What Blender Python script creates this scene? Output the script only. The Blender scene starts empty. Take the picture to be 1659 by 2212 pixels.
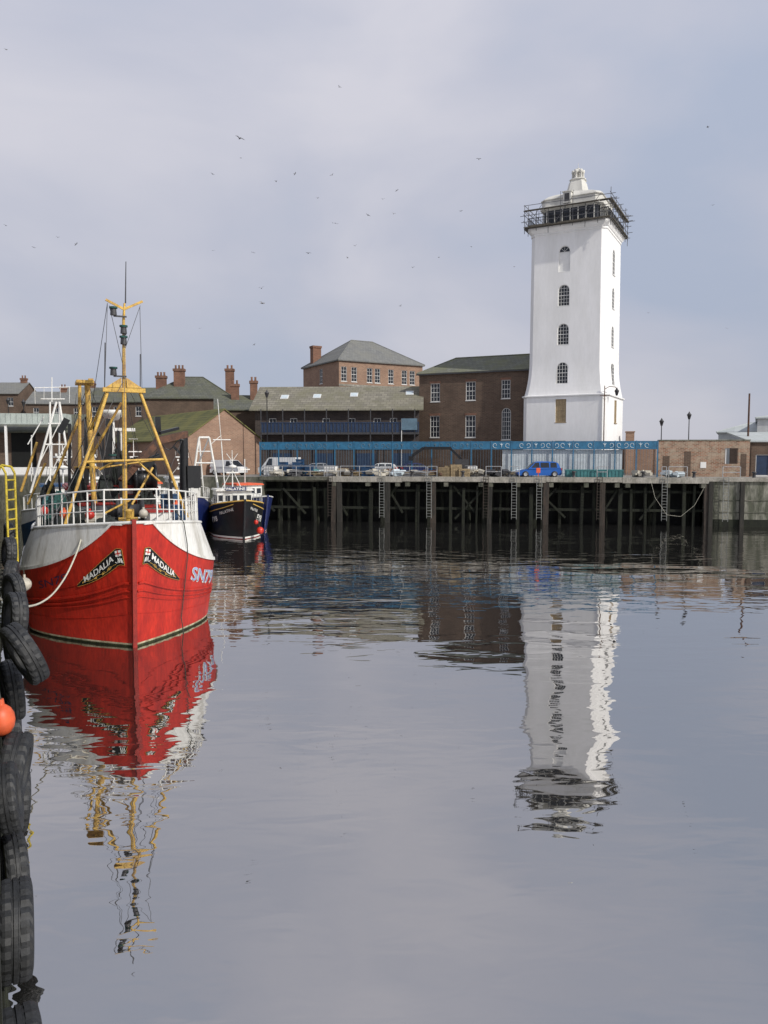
import bpy, bmesh, math, random
from mathutils import Vector, Matrix
random.seed(7)
R=math.radians
F=1659.0; PITCH=R(4.1); CAMZ=7.0
cp,sp=math.cos(PITCH),math.sin(PITCH)
SC=bpy.context.scene
COL=SC.collection
QZ=4.85   # quay level above water

def ray(px,py):
    u=(px-829.5)/F; v=(1106-py)/F
    return Vector((u,cp+v*sp,v*cp-sp))
def at(px,py,Y):
    d=ray(px,py); return d*(Y/d.y)+Vector((0,0,CAMZ))
class Frame:
    """local frame: x along facade, y into depth, z up"""
    def __init__(s,P0,deg,base=0.0):
        s.P=Vector((P0[0],P0[1])); s.deg=deg; s.base=base
        a=R(deg); s.b=Vector((math.cos(a),math.sin(a))); s.a=Vector((-math.sin(a),math.cos(a)))
    def loc(s,px,py,dep=0.0):
        d=ray(px,py); d2=Vector((d.x,d.y))
        t=(dep+s.P.dot(s.a))/d2.dot(s.a)
        p=d2*t-s.P
        return Vector((p.dot(s.b),dep,CAMZ+t*d.z-s.base))
    def x(s,px,dep=0.0): return s.loc(px,1000,dep).x
    def w(s,x,y,z=0):
        p=s.P+s.b*x+s.a*y; return Vector((p.x,p.y,z+s.base))

# ---------------------------------------------------------------- materials
MATS={}
def mat(name,col,rough=.6,metal=0.0,var=.25,scale=3.0,bump=0.0,col2=None,stretch=(1,1,1),spec=.5,fine=0.0,lo=.35,hi=.65):
    if name in MATS: return MATS[name]
    m=bpy.data.materials.new(name); m.use_nodes=True
    nt=m.node_tree; N=nt.nodes; L=nt.links
    b=N['Principled BSDF']
    b.inputs['Roughness'].default_value=rough; b.inputs['Metallic'].default_value=metal
    b.inputs['Specular IOR Level'].default_value=spec
    tc=N.new('ShaderNodeTexCoord'); mp=N.new('ShaderNodeMapping'); mp.inputs['Scale'].default_value=stretch
    L.new(tc.outputs['Object'],mp.inputs['Vector'])
    n=N.new('ShaderNodeTexNoise'); n.inputs['Scale'].default_value=scale; n.inputs['Detail'].default_value=7; n.inputs['Roughness'].default_value=.62
    L.new(mp.outputs['Vector'],n.inputs['Vector'])
    r=N.new('ShaderNodeValToRGB')
    c2=col2 if col2 else tuple(c*(1-var) for c in col)
    r.color_ramp.elements[0].position=lo; r.color_ramp.elements[1].position=hi
    r.color_ramp.elements[0].color=(*c2,1); r.color_ramp.elements[1].color=(*col,1)
    L.new(n.outputs['Fac'],r.inputs['Fac'])
    out=r.outputs['Color']
    if fine>0:
        n2=N.new('ShaderNodeTexNoise'); n2.inputs['Scale'].default_value=scale*9; n2.inputs['Detail'].default_value=4
        L.new(mp.outputs['Vector'],n2.inputs['Vector'])
        mr=N.new('ShaderNodeMapRange'); mr.inputs['From Min'].default_value=.3; mr.inputs['From Max'].default_value=.7
        mr.inputs['To Min'].default_value=1-fine; mr.inputs['To Max'].default_value=1+fine*.4
        L.new(n2.outputs['Fac'],mr.inputs['Value'])
        mx=N.new('ShaderNodeVectorMath'); mx.operation='SCALE'
        L.new(out,mx.inputs[0]); L.new(mr.outputs['Result'],mx.inputs['Scale']); out=mx.outputs['Vector']
    L.new(out,b.inputs['Base Color'])
    if bump>0:
        bp=N.new('ShaderNodeBump'); bp.inputs['Strength'].default_value=.6; bp.inputs['Distance'].default_value=bump
        L.new(n.outputs['Fac'],bp.inputs['Height']); L.new(bp.outputs['Normal'],b.inputs['Normal'])
    MATS[name]=m; return m
def brickmat(name,c1,c2,mortar,bw=.46,rh=.15,rough=.9,ms=.02,patch=None,roof=False,pm=.65,ns=.45):
    if name in MATS: return MATS[name]
    m=bpy.data.materials.new(name); m.use_nodes=True
    nt=m.node_tree; N=nt.nodes; L=nt.links; b=N['Principled BSDF']
    b.inputs['Roughness'].default_value=rough; b.inputs['Specular IOR Level'].default_value=.2
    tc=N.new('ShaderNodeTexCoord'); sx=N.new('ShaderNodeSeparateXYZ'); L.new(tc.outputs['Object'],sx.inputs[0])
    cb=N.new('ShaderNodeCombineXYZ')
    if roof:
        L.new(sx.outputs[0],cb.inputs[0])
    else:
        ad=N.new('ShaderNodeMath'); ad.operation='ADD'; L.new(sx.outputs[0],ad.inputs[0]); L.new(sx.outputs[1],ad.inputs[1]); L.new(ad.outputs[0],cb.inputs[0])
    L.new(sx.outputs[2],cb.inputs[1])
    br=N.new('ShaderNodeTexBrick'); br.inputs['Scale'].default_value=1
    br.inputs['Brick Width'].default_value=bw; br.inputs['Row Height'].default_value=rh; br.inputs['Mortar Size'].default_value=ms
    br.inputs['Color1'].default_value=(*c1,1); br.inputs['Color2'].default_value=(*c2,1); br.inputs['Mortar'].default_value=(*mortar,1)
    L.new(cb.outputs[0],br.inputs['Vector'])
    n=N.new('ShaderNodeTexNoise'); n.inputs['Scale'].default_value=ns; n.inputs['Detail'].default_value=9; n.inputs['Roughness'].default_value=.7
    L.new(tc.outputs['Object'],n.inputs['Vector'])
    r=N.new('ShaderNodeValToRGB'); r.color_ramp.elements[0].position=.42; r.color_ramp.elements[1].position=.62
    r.color_ramp.elements[0].color=(0,0,0,1); r.color_ramp.elements[1].color=(1,1,1,1)
    L.new(n.outputs['Fac'],r.inputs['Fac'])
    mx=N.new('ShaderNodeMix'); mx.data_type='RGBA'
    L.new(r.outputs['Color'],mx.inputs[0])
    L.new(br.outputs['Color'],mx.inputs[6])
    p=patch if patch else tuple(c*.6 for c in c1)
    mm=N.new('ShaderNodeMix'); mm.data_type='RGBA'; mm.inputs[0].default_value=pm
    L.new(br.outputs['Color'],mm.inputs[6]); mm.inputs[7].default_value=(*p,1)
    L.new(mm.outputs[2],mx.inputs[7])
    L.new(mx.outputs[2],b.inputs['Base Color'])
    MATS[name]=m; return m

WHITE=mat('white_paint',(.78,.78,.76),.5,var=.12,scale=2,fine=.06)
BWHITE=mat('boat_white',(.72,.72,.69),.4,col2=(.46,.44,.39),scale=1.3,fine=.16,stretch=(1.6,1.6,.3),lo=.30,hi=.52)
TOWERW=mat('tower_render',(.80,.80,.80),.75,col2=(.72,.72,.71),scale=.5,stretch=(1,1,.25),fine=.04)
ROOFW=mat('lead_white',(.66,.65,.60),.6,var=.3,scale=.8,stretch=(1,1,.4))
RED=mat('red_hull',(.56,.030,.014),.36,col2=(.33,.018,.012),scale=1.4,stretch=(1,1,.3),fine=.25,bump=.012,lo=.32,hi=.6)
DRED=mat('dark_red',(.36,.02,.012),.45,var=.4,scale=3,fine=.3)
YEL=mat('mustard_paint',(.60,.38,.075),.55,col2=(.33,.18,.05),scale=2.2,fine=.35,lo=.32,hi=.55)
BYEL=mat('yellow_paint',(.62,.48,.04),.6,var=.5,scale=4,fine=.3)
BLACK=mat('black_paint',(.012,.013,.015),.35,var=.4,scale=3)
RUBBER=mat('tyre_rubber',(.024,.026,.030),.6,col2=(.009,.010,.011),scale=5,fine=.4,bump=.01)
RUST=mat('rust_steel',(.13,.06,.035),.85,col2=(.05,.028,.02),scale=3,fine=.4)
RPILE=mat('rusty_pile',(.055,.040,.030),.9,col2=(.022,.02,.017),scale=2,fine=.4,stretch=(2,2,.4))
STEEL=mat('galvanised',(.42,.43,.44),.5,metal=.3,var=.35,scale=6)
LADST=mat('ladder_steel',(.22,.23,.22),.7,var=.5,scale=3)
DSTEEL=mat('dark_steel',(.05,.05,.055),.6,var=.4,scale=5)
GLASS=mat('dark_glass',(.03,.035,.045),.2,var=.5,scale=1.2,spec=.35)
FRAME=mat('window_frame',(.66,.66,.64),.5,var=.1,scale=4)
BLUE=mat('blue_paint',(.012,.06,.15),.5,var=.4,scale=2,fine=.2)
NBLUE=mat('balcony_blue',(.012,.035,.09),.6,var=.4,scale=2,fine=.2)
FENCEB=mat('fence_blue',(.025,.15,.28),.55,var=.35,scale=2,fine=.1)
PALGREY=mat('paling_grey_blue',(.10,.17,.23),.6,var=.3,scale=2)
PALE=mat('pale_blue',(.52,.60,.64),.6,var=.2,scale=4)
NAVY=mat('navy_hull',(.01,.02,.10),.35,var=.3,scale=2)
TEAL=mat('teal_paint',(.05,.20,.21),.6,var=.3,scale=2,fine=.2)
CONC=mat('concrete',(.36,.34,.30),.9,col2=(.20,.19,.16),scale=1.1,fine=.3,stretch=(1,1,.5))
WCONC=mat('weathered_concrete',(.15,.145,.115),.9,col2=(.05,.055,.038),scale=.9,fine=.4,stretch=(1,1,.35),bump=.03)
LCONC=mat('pale_weathered_concrete',(.25,.245,.205),.9,col2=(.08,.085,.06),scale=.7,fine=.4,stretch=(1.4,1.4,.35),bump=.03,lo=.4,hi=.6)
PAVE=mat('quay_paving',(.30,.285,.26),.9,col2=(.18,.17,.155),scale=.5,fine=.3)
TIMB=mat('wet_timber',(.034,.030,.024),.85,col2=(.010,.011,.009),scale=2.2,stretch=(3,3,.3),fine=.5)
TIMBG=mat('algae_shaded_timber',(.016,.020,.010),.95,col2=(.005,.006,.004),scale=1.6,stretch=(2,2,.5),fine=.5,bump=.05)  # algae tint, darkened so the colour also holds shade below the quay deck
MOSSW=mat('mossy_wall',(.13,.13,.035),.95,col2=(.012,.014,.010),scale=3.2,fine=.6,bump=.06,lo=.45,hi=.7)
DARKV=mat('void_shade',(.006,.007,.007),.95,var=.4,scale=1)  # near-black: shade of the quay void and shed openings put into the colour
NETM=mat('dark_netting',(.035,.045,.04),.95,col2=(.01,.012,.012),scale=6,fine=.6,bump=.05)
NETG=mat('green_netting',(.03,.13,.11),.95,col2=(.01,.03,.03),scale=6,fine=.6,bump=.05)
ROPE=mat('rope',(.55,.53,.44),.9,var=.3,scale=12)
ROPED=mat('dark_rope',(.05,.055,.045),.9,var=.3,scale=12)
BUOY=mat('grey_buoy',(.48,.45,.38),.6,var=.35,scale=8)
ORANGE=mat('orange_plastic',(.72,.12,.04),.5,var=.35,scale=5)
GOLD=mat('gold_leaf',(.66,.42,.09),.5,var=.2,scale=6)
LTXT=mat('lettering_white',(.74,.74,.70),.5,var=.12,scale=8)
LBLUE=mat('lettering_blue',(.34,.44,.66),.5,var=.35,scale=6)
LNAVY=mat('lettering_navy',(.05,.03,.08),.5,var=.3,scale=6)
ALGAE=mat('algae_waterline',(.06,.075,.02),.9,col2=(.02,.022,.01),scale=3,fine=.5)
CREAM=mat('cream_line',(.62,.58,.42),.6,col2=(.22,.19,.10),scale=3,fine=.3)
CARB=mat('car_blue',(.015,.11,.42),.25,var=.1,scale=2)
CARW=mat('van_white',(.66,.67,.68),.35,var=.1,scale=2)
CARS=mat('car_silver',(.35,.36,.38),.3,metal=.4,var=.1,scale=2)
TIMBER=mat('pale_timber',(.38,.29,.17),.85,var=.45,scale=5)
GULLM=mat('gull_grey',(.21,.21,.225),.8,var=.3,scale=5)
BOARDB=mat('boarded_window',(.42,.32,.19),.8,var=.3,scale=6)
BR_DARK=brickmat('brick_dark_brown',(.135,.088,.065),(.09,.06,.046),(.16,.13,.10),patch=(.078,.056,.044))
BR_BLACK=brickmat('brick_near_black',(.075,.055,.05),(.05,.04,.038),(.09,.08,.07),patch=(.04,.036,.04))  # near-black brown brick with darker noise patches
BR_RED=brickmat('brick_orange',(.32,.19,.13),(.23,.135,.095),(.32,.26,.2),patch=(.21,.135,.10))
BR_RUIN=brickmat('brick_weathered',(.30,.12,.07),(.12,.06,.04),(.30,.25,.19),patch=(.40,.34,.26),ms=.03,pm=.7,ns=1.1)
BR_CH=brickmat('brick_chimney',(.24,.11,.075),(.17,.08,.055),(.2,.15,.11),patch=(.10,.06,.045))
SLATE=brickmat('slate_roof',(.19,.195,.19),(.15,.155,.155),(.10,.10,.10),bw=.5,rh=.28,patch=(.18,.18,.16),roof=True)
SLATEG=brickmat('slate_moss',(.125,.13,.115),(.09,.095,.085),(.055,.06,.055),bw=.5,rh=.28,patch=(.11,.115,.07),roof=True)
SLATEH=brickmat('slate_green_grey',(.165,.17,.145),(.125,.13,.11),(.08,.085,.07),bw=.5,rh=.28,patch=(.15,.155,.085),roof=True)
STONER=brickmat('stone_tiles_moss',(.235,.22,.18),(.165,.155,.13),(.09,.085,.07),bw=.7,rh=.3,patch=(.15,.145,.095),roof=True)
MOSSR=brickmat('moss_roof',(.14,.14,.06),(.09,.095,.042),(.045,.045,.025),bw=.6,rh=.3,patch=(.17,.16,.055),roof=True)
SHEETR=brickmat('sheet_roof',(.42,.45,.46),(.36,.39,.40),(.28,.3,.3),bw=1.1,rh=4,patch=(.33,.36,.34),roof=True)

# ---------------------------------------------------------------- mesh tools
class MB:
    def __init__(s): s.v=[];s.f=[];s.m=[];s.s=[]
    def add(s,vs,fs,m=0,sm=False):
        k=len(s.v); s.v+= [tuple(v) for v in vs]
        for f in fs: s.f.append([k+i for i in f]); s.m.append(m); s.s.append(sm)
    def bx(s,x0,x1,y0,y1,z0,z1,m=0):
        s.add([(x0,y0,z0),(x1,y0,z0),(x1,y1,z0),(x0,y1,z0),(x0,y0,z1),(x1,y0,z1),(x1,y1,z1),(x0,y1,z1)],
          [(0,3,2,1),(4,5,6,7),(0,1,5,4),(1,2,6,5),(2,3,7,6),(3,0,4,7)],m)
    def box(s,c,d,m=0,M=None):
        x,y,z=[q/2 for q in d]
        vs=[Vector(p) for p in [(-x,-y,-z),(x,-y,-z),(x,y,-z),(-x,y,-z),(-x,-y,z),(x,-y,z),(x,y,z),(-x,y,z)]]
        if M is not None: vs=[M@v for v in vs]
        s.add([v+Vector(c) for v in vs],[(0,3,2,1),(4,5,6,7),(0,1,5,4),(1,2,6,5),(2,3,7,6),(3,0,4,7)],m)
    def beam(s,p,q_,w,h_,m=0):
        d=q_-p; M=d.to_track_quat('X','Z').to_matrix(); s.box((p+q_)/2,(d.length,w,h_),m,M)
    def tube(s,p0,p1,r0,r1=None,n=8,m=0):
        p0=Vector(p0);p1=Vector(p1); r1=r0 if r1 is None else r1
        d=(p1-p0); 
        if d.length<1e-6: return
        d.normalize(); a=d.orthogonal().normalized(); b=d.cross(a)
        vs=[]
        for p,r in((p0,r0),(p1,r1)):
            for i in range(n):
                t=2*math.pi*i/n; vs.append(p+a*math.cos(t)*r+b*math.sin(t)*r)
        fs=[(i,(i+1)%n,n+(i+1)%n,n+i) for i in range(n)]
        s.add(vs,fs,m,n>4)
        s.add(vs,[tuple(range(n-1,-1,-1)),tuple(range(n,2*n))],m)
    def path(s,pts,r,n=6,m=0):
        for a,b in zip(pts[:-1],pts[1:]): s.tube(a,b,r,r,n,m)
    def lathe(s,prof,n=16,c=(0,0,0),M=None,m=0,sm=True):
        vs=[]
        for r,z in prof:
            for i in range(n):
                t=2*math.pi*i/n; v=Vector((r*math.cos(t),r*math.sin(t),z))
                if M is not None: v=M@v
                vs.append(v+Vector(c))
        fs=[]
        for j in range(len(prof)-1):
            for i in range(n):
                fs.append((j*n+i,j*n+(i+1)%n,(j+1)*n+(i+1)%n,(j+1)*n+i))
        s.add(vs,fs,m,sm)
    def ball(s,c,r,m=0,n=12,sq=1):
        s.lathe([(max(1e-4,r*math.sin(math.pi*k/8)),-r*sq*math.cos(math.pi*k/8)) for k in range(9)],n,c,None,m)
    def lump(s,c,rx,ry,rz,m=0,seed=0):
        rnd=random.Random(seed); n=14; vs=[];K=7
        for j in range(K):
            ph=math.pi/2*j/(K-1)
            for i in range(n):
                t=2*math.pi*i/n; k=1+rnd.uniform(-.22,.22)
                vs.append((c[0]+rx*math.cos(ph)*math.cos(t)*k,c[1]+ry*math.cos(ph)*math.sin(t)*k,c[2]+rz*math.sin(ph)*k))
        s.add(vs,[(j*n+i,j*n+(i+1)%n,(j+1)*n+(i+1)%n,(j+1)*n+i) for j in range(K-1) for i in range(n)],m,False)
    def loops(s,lps,m=0,sm=False,cap0=True,cap1=True):
        n=len(lps[0]); vs=[p for l in lps for p in l]; fs=[]
        for j in range(len(lps)-1):
            for i in range(n): fs.append((j*n+i,j*n+(i+1)%n,(j+1)*n+(i+1)%n,(j+1)*n+i))
        s.add(vs,fs,m,sm)
        if cap0: s.add(lps[0],[tuple(range(n-1,-1,-1))],m)
        if cap1: s.add(lps[-1],[tuple(range(n))],m)
    def mesh(s,name,mats):
        me=bpy.data.meshes.new(name); me.from_pydata(s.v,[],s.f)
        for mt in mats: me.materials.append(mt)
        me.polygons.foreach_set('material_index',s.m); me.polygons.foreach_set('use_smooth',s.s)
        me.update(); return me
    def obj(s,name,mats,parent=None,loc=None,rz=None,**kw):
        return mk(name,s.mesh(name,mats),parent,loc,rz,**kw)
def mk(name,me,parent=None,loc=None,rz=None,**kw):
    o=bpy.data.objects.new(name,me); COL.objects.link(o)
    if parent is not None: o.parent=parent
    if loc is not None: o.location=loc
    if rz is not None: o.rotation_euler=(0,0,R(rz))
    for k,v in kw.items(): o[k]=v
    return o
def thing(name,label,cat,loc=(0,0,0),rz=0,group=None):
    e=mk(name,None,None,loc,rz,label=label,category=cat)
    e.empty_display_size=.3
    if group: e['group']=group
    return e
def text_mesh(txt,size,bold=0.0):
    cu=bpy.data.curves.new('lettering','FONT'); cu.body=txt; cu.size=size; cu.offset=bold
    o=bpy.data.objects.new('lettering',cu); COL.objects.link(o)
    bpy.context.view_layer.update()
    me=bpy.data.meshes.new_from_object(o.evaluated_get(bpy.context.evaluated_depsgraph_get()))
    bpy.data.objects.remove(o)
    bm=bmesh.new(); bm.from_mesh(me); bmesh.ops.triangulate(bm,faces=bm.faces[:]); bm.to_mesh(me); bm.free()
    xs=[v.co.x for v in me.vertices]
    vs=[(v.co.x-min(xs),v.co.y) for v in me.vertices]; fs=[tuple(p.vertices) for p in me.polygons]
    return vs,fs,max(xs)-min(xs)

# ---------------------------------------------------------------- windows / walls
WC={}
def window_mesh(w,h,cols,rows,arch,fm=None,glass=None,ft=.07):
    key=(round(w,2),round(h,2),cols,rows,arch,fm.name if fm else '',glass.name if glass else '')
    if key in WC: return WC[key]
    mb=MB()
    def outline(i):
        a=w/2-i; pts=[(-a,i),(a,i)]
        if arch:
            zc=h-w/2
            for k in range(9):
                t=math.pi*k/8; pts.append((a*math.cos(t),zc+a*math.sin(t)))
        else: pts+=[(a,h-i),(-a,h-i)]
        return pts
    o=outline(0); i_=outline(ft); n=len(o)
    mb.add([(x,0,z) for x,z in o],[tuple(range(n))],0)
    mb.add([(x,-.05,z) for x,z in o]+[(x,-.05,z) for x,z in i_]+[(x,-.002,z) for x,z in i_],
        [(k,(k+1)%n,n+(k+1)%n,n+k) for k in range(n)]+[(n+k,n+(k+1)%n,2*n+(k+1)%n,2*n+k) for k in range(n)],1)
    b=.018
    ztop=lambda x: (h-w/2+math.sqrt(max(0,(w/2)**2-x*x)) if arch else h)-ft
    for c in range(1,cols):
        x=-w/2+w*c/cols; mb.bx(x-b,x+b,-.035,-.001,ft,ztop(x),1)
    for r in range(1,rows):
        z=h*r/rows; bb=b*(2 if r*2==rows else 1)
        hw=w/2-ft
        if arch and z>h-w/2: hw=math.sqrt(max(0,(w/2)**2-(z-h+w/2)**2))-ft
        if hw>0: mb.bx(-hw,hw,-.036,-.0015,z-bb,z+bb,1)
    mb.bx(-w/2-.06,w/2+.06,-.17,-.052,-.09,-.003,1)
    me=mb.mesh('window',[glass or GLASS,fm or FRAME]); WC[key]=me; return me
def wallface(mb,o,ux,nrm,L,z0,z1,ops,m=0,dep=.12,zc=()):
    o=Vector(o);ux=Vector(ux);nrm=Vector(nrm)
    P=lambda x,z,d=0: o+ux*x+Vector((0,0,z))-nrm*d
    xs=sorted({0,L}|{v for q in ops for v in q[:2]}); zs=sorted({z0,z1}|set(zc)|{v for q in ops for v in q[2:4]})
    for i in range(len(xs)-1):
        for j in range(len(zs)-1):
            a,b,c,d=xs[i],xs[i+1],zs[j],zs[j+1]; cx,cz=(a+b)/2,(c+d)/2
            if any(q[0]<cx<q[1] and q[2]<cz<q[3] for q in ops): continue
            mb.add([P(a,c),P(b,c),P(b,d),P(a,d)],[(0,1,2,3)],m)
    for q in ops:
        a,b,c,d=q[:4]; arch=q[4]; r=(b-a)/2; zsx=d-r if arch else d; xm=(a+b)/2
        mb.add([P(a,c),P(a,c,dep),P(a,zsx,dep),P(a,zsx),P(b,c),P(b,c,dep),P(b,zsx,dep),P(b,zsx)],[(0,1,2,3),(4,7,6,5),(0,4,5,1)],m)
        if not arch: mb.add([P(a,d),P(b,d),P(b,d,dep),P(a,d,dep)],[(0,1,2,3)],m)
        else:
            arc=[(xm+r*math.cos(math.pi*k/8),zsx+r*math.sin(math.pi*k/8)) for k in range(9)]
            for k in range(8):
                p,s_=arc[k],arc[k+1]; mb.add([P(*p),P(*s_),P(*s_,dep),P(*p,dep)],[(0,1,2,3)],m)
            for k in range(4): mb.add([P(b,d),P(*arc[k]),P(*arc[k+1])],[(0,1,2)],m)
            for k in range(4,8): mb.add([P(a,d),P(*arc[k]),P(*arc[k+1])],[(0,1,2)],m)
            mb.add([P(a,d),P(b,d),P(*arc[4])],[(0,1,2)],m)
FACE={'front':0,'right':90,'left':-90}
def building(name,label,fr,x0,x1,d,h,roof,rh,wm,rm,wins={},oh=.35,rc=None):
    T=thing(name,label,'building',fr.w(0,0),fr.deg)
    mb=MB(); w=x1-x0
    orig={'front':((x0,0,0),(1,0,0),(0,-1,0),w),'right':((x1,0,0),(0,1,0),(1,0,0),d),'left':((x0,d,0),(0,-1,0),(-1,0,0),d),'back':((x1,d,0),(-1,0,0),(0,1,0),w)}
    for fc,(o,ux,n,L) in orig.items():
        ops=[]
        for q in wins.get(fc,[]):
            x,z,ww,hh,arch=q[:5]
            if fc=='front': x=x-x0
            ops.append((x-ww/2,x+ww/2,z,z+hh,arch))
            p=Vector(o)+Vector(ux)*x+Vector((0,0,z))-Vector(n)*.12
            me=window_mesh(ww,hh,q[5],q[6],arch,None,q[7] if len(q)>7 else None)
            mk('window',me,T,p,FACE[fc])
        wallface(mb,o,ux,n,L,0,h,ops)
    if roof=='gable':
        for x in(x0,x1): mb.add([(x,0,h),(x,d,h),(x,d/2,h+rh)],[(0,1,2)],0)
    if roof=='gable_y':
        for y in(0,d): mb.add([(x0,y,h),(x1,y,h),((x0+x1)/2,y,h+rh)],[(0,1,2)],0)
    mb.obj('wall',[wm],T)
    rb=MB(); t=.14
    if roof=='gable':
        sl=rh/(d/2)
        for sgn in(0,1):
            ye=-oh if sgn==0 else d+oh; ze=h-oh*sl
            a=[(x0-oh*.6,ye,ze+.03),(x1+oh*.6,ye,ze+.03),(x1+oh*.6,d/2,h+rh+.03),(x0-oh*.6,d/2,h+rh+.03)]
            rb.loops([a,[(p[0],p[1],p[2]+t) for p in a]])
    elif roof=='gable_y':
        xm=(x0+x1)/2; sl=rh/(w/2)
        for sgn in(-1,1):
            xe=xm+sgn*(w/2+oh); ze=h-oh*sl
            a=[(xe,-oh*.6,ze+.03),(xm,-oh*.6,h+rh+.03),(xm,d+oh*.6,h+rh+.03),(xe,d+oh*.6,ze+.03)]
            rb.loops([a,[(p[0],p[1],p[2]+t) for p in a]])
    elif roof=='hip':
        r0=x0+(rc[0] if rc else d/2); r1=x1-(rc[1] if rc else d/2)
        E=[(x0-oh,-oh,h),(x1+oh,-oh,h),(x1+oh,d+oh,h),(x0-oh,d+oh,h)]
        E2=[(p[0],p[1],h+.18) for p in E]; Rg=[(r0,d/2,h+rh),(r1,d/2,h+rh)]
        rb.add(E+E2+Rg,[(3,2,1,0),(0,1,5,4),(1,2,6,5),(2,3,7,6),(3,0,4,7),(4,5,9,8),(5,6,9),(6,7,8,9),(7,4,8)])
        rb.tube(Rg[0],Rg[1],.12,n=6)
        for e,g in((4,8),(5,9),(6,9),(7,8)):
            rb.tube((E2+Rg)[e-4],Rg[g-8],.09,n=6)
    elif roof=='flat':
        rb.bx(x0-oh,x1+oh,-oh,d+oh,h,h+.3)
    elif roof=='mono':
        a=[(x0-oh,-oh,h),(x1+oh,-oh,h),(x1+oh,d+oh,h+rh),(x0-oh,d+oh,h+rh)]
        rb.loops([a,[(p[0],p[1],p[2]+t) for p in a]])
    ro=rb.obj('roof',[rm],T)
    return T,ro
def chimney(T,x,y,z0,z1,w=.9,d=.7,pots=3,mt=None):
    mb=MB(); mb.bx(x-w/2,x+w/2,y-d/2,y+d/2,z0,z1-.35); mb.bx(x-w/2-.1,x+w/2+.1,y-d/2-.1,y+d/2+.1,z1-.35,z1)
    for k in range(pots):
        xx=x+(k-(pots-1)/2)*w/max(pots,1); mb.lathe([(.17,z1),(.13,z1+.3),(.16,z1+.55),(.1,z1+.55)],8,(xx,y,0))
    return mb.obj('chimney',[mt or BR_CH],T)

# ---------------------------------------------------------------- camera, sun, sky
cam=bpy.data.cameras.new('camera'); co=bpy.data.objects.new('camera',cam); COL.objects.link(co)
co.location=(0,0,CAMZ); co.rotation_euler=(R(90)-PITCH,0,0)
cam.sensor_fit='VERTICAL'; cam.angle=2*math.atan(1106/F); cam.clip_end=6000; cam.clip_start=.1
SC.camera=co
AZ=(.78,-.625); EL=37
S=Vector((AZ[0]*math.cos(R(EL)),AZ[1]*math.cos(R(EL)),math.sin(R(EL))))
sl=bpy.data.lights.new('sun','SUN'); sl.energy=3.7; sl.angle=R(.8); sl.color=(1,.95,.87)
so=bpy.data.objects.new('sun',sl); COL.objects.link(so); so.rotation_euler=S.to_track_quat('Z','Y').to_euler()
W=bpy.data.worlds.new('World'); SC.world=W; W.use_nodes=True
nt=W.node_tree; N=nt.nodes; L=nt.links; N.clear()
out=N.new('ShaderNodeOutputWorld'); b1=N.new('ShaderNodeBackground'); b2=N.new('ShaderNodeBackground'); mx=N.new('ShaderNodeMixShader')
sky=N.new('ShaderNodeTexSky'); sky.sky_type='NISHITA'; sky.sun_disc=False; sky.sun_elevation=R(EL); sky.sun_rotation=math.atan2(*AZ)
L.new(sky.outputs[0],b1.inputs[0]); b1.inputs[1].default_value=.1
tc=N.new('ShaderNodeTexCoord'); mp=N.new('ShaderNodeMapping'); mp.inputs['Scale'].default_value=(1,1,2.0); mp.inputs['Location'].default_value=(.35,.2,.1)
L.new(tc.outputs['Generated'],mp.inputs['Vector'])
n1=N.new('ShaderNodeTexNoise'); n1.inputs['Scale'].default_value=1.9; n1.inputs['Detail'].default_value=6; n1.inputs['Roughness'].default_value=.46; n1.inputs['Distortion'].default_value=.3
L.new(mp.outputs[0],n1.inputs['Vector'])
rp=N.new('ShaderNodeValToRGB'); e=rp.color_ramp.elements
e[0].position=.35; e[0].color=(.42,.47,.59,1); e[1].position=.63; e[1].color=(.62,.615,.68,1)
k=e.new(.49); k.color=(.515,.53,.62,1)
L.new(n1.outputs['Fac'],rp.inputs['Fac'])
sx=N.new('ShaderNodeSeparateXYZ'); L.new(tc.outputs['Generated'],sx.inputs[0])
rg=N.new('ShaderNodeMapRange'); rg.inputs['From Min'].default_value=0; rg.inputs['From Max'].default_value=.6; rg.inputs['To Min'].default_value=.90; rg.inputs['To Max'].default_value=1.1
L.new(sx.outputs[2],rg.inputs['Value'])
vm=N.new('ShaderNodeVectorMath'); vm.operation='SCALE'; L.new(rp.outputs[0],vm.inputs[0]); L.new(rg.outputs[0],vm.inputs['Scale'])
L.new(vm.outputs[0],b2.inputs[0]); b2.inputs[1].default_value=1.05
mx.inputs[0].default_value=.94; L.new(b1.outputs[0],mx.inputs[1]); L.new(b2.outputs[0],mx.inputs[2]); L.new(mx.outputs[0],out.inputs[0])
SC.view_settings.view_transform='Standard'; SC.view_settings.look='None'; SC.view_settings.exposure=0

# ---------------------------------------------------------------- water
wm=bpy.data.materials.new('harbour_water'); wm.use_nodes=True; nt=wm.node_tree; N=nt.nodes; L=nt.links; N.clear()
out=N.new('ShaderNodeOutputMaterial'); g=N.new('ShaderNodeBsdfGlossy'); dd=N.new('ShaderNodeBsdfDiffuse'); mx=N.new('ShaderNodeMixShader')
g.inputs['Roughness'].default_value=.012; g.inputs['Color'].default_value=(.97,.955,.94,1); dd.inputs['Color'].default_value=(.018,.018,.017,1)
fz=N.new('ShaderNodeFresnel'); fz.inputs['IOR'].default_value=1.33
ma=N.new('ShaderNodeMath'); ma.operation='MULTIPLY_ADD'; ma.inputs[1].default_value=.47; ma.inputs[2].default_value=.50
L.new(fz.outputs[0],ma.inputs[0]); L.new(ma.outputs[0],mx.inputs[0]); L.new(dd.outputs[0],mx.inputs[1]); L.new(g.outputs[0],mx.inputs[2]); L.new(mx.outputs[0],out.inputs[0])
tc=N.new('ShaderNodeTexCoord')
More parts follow.
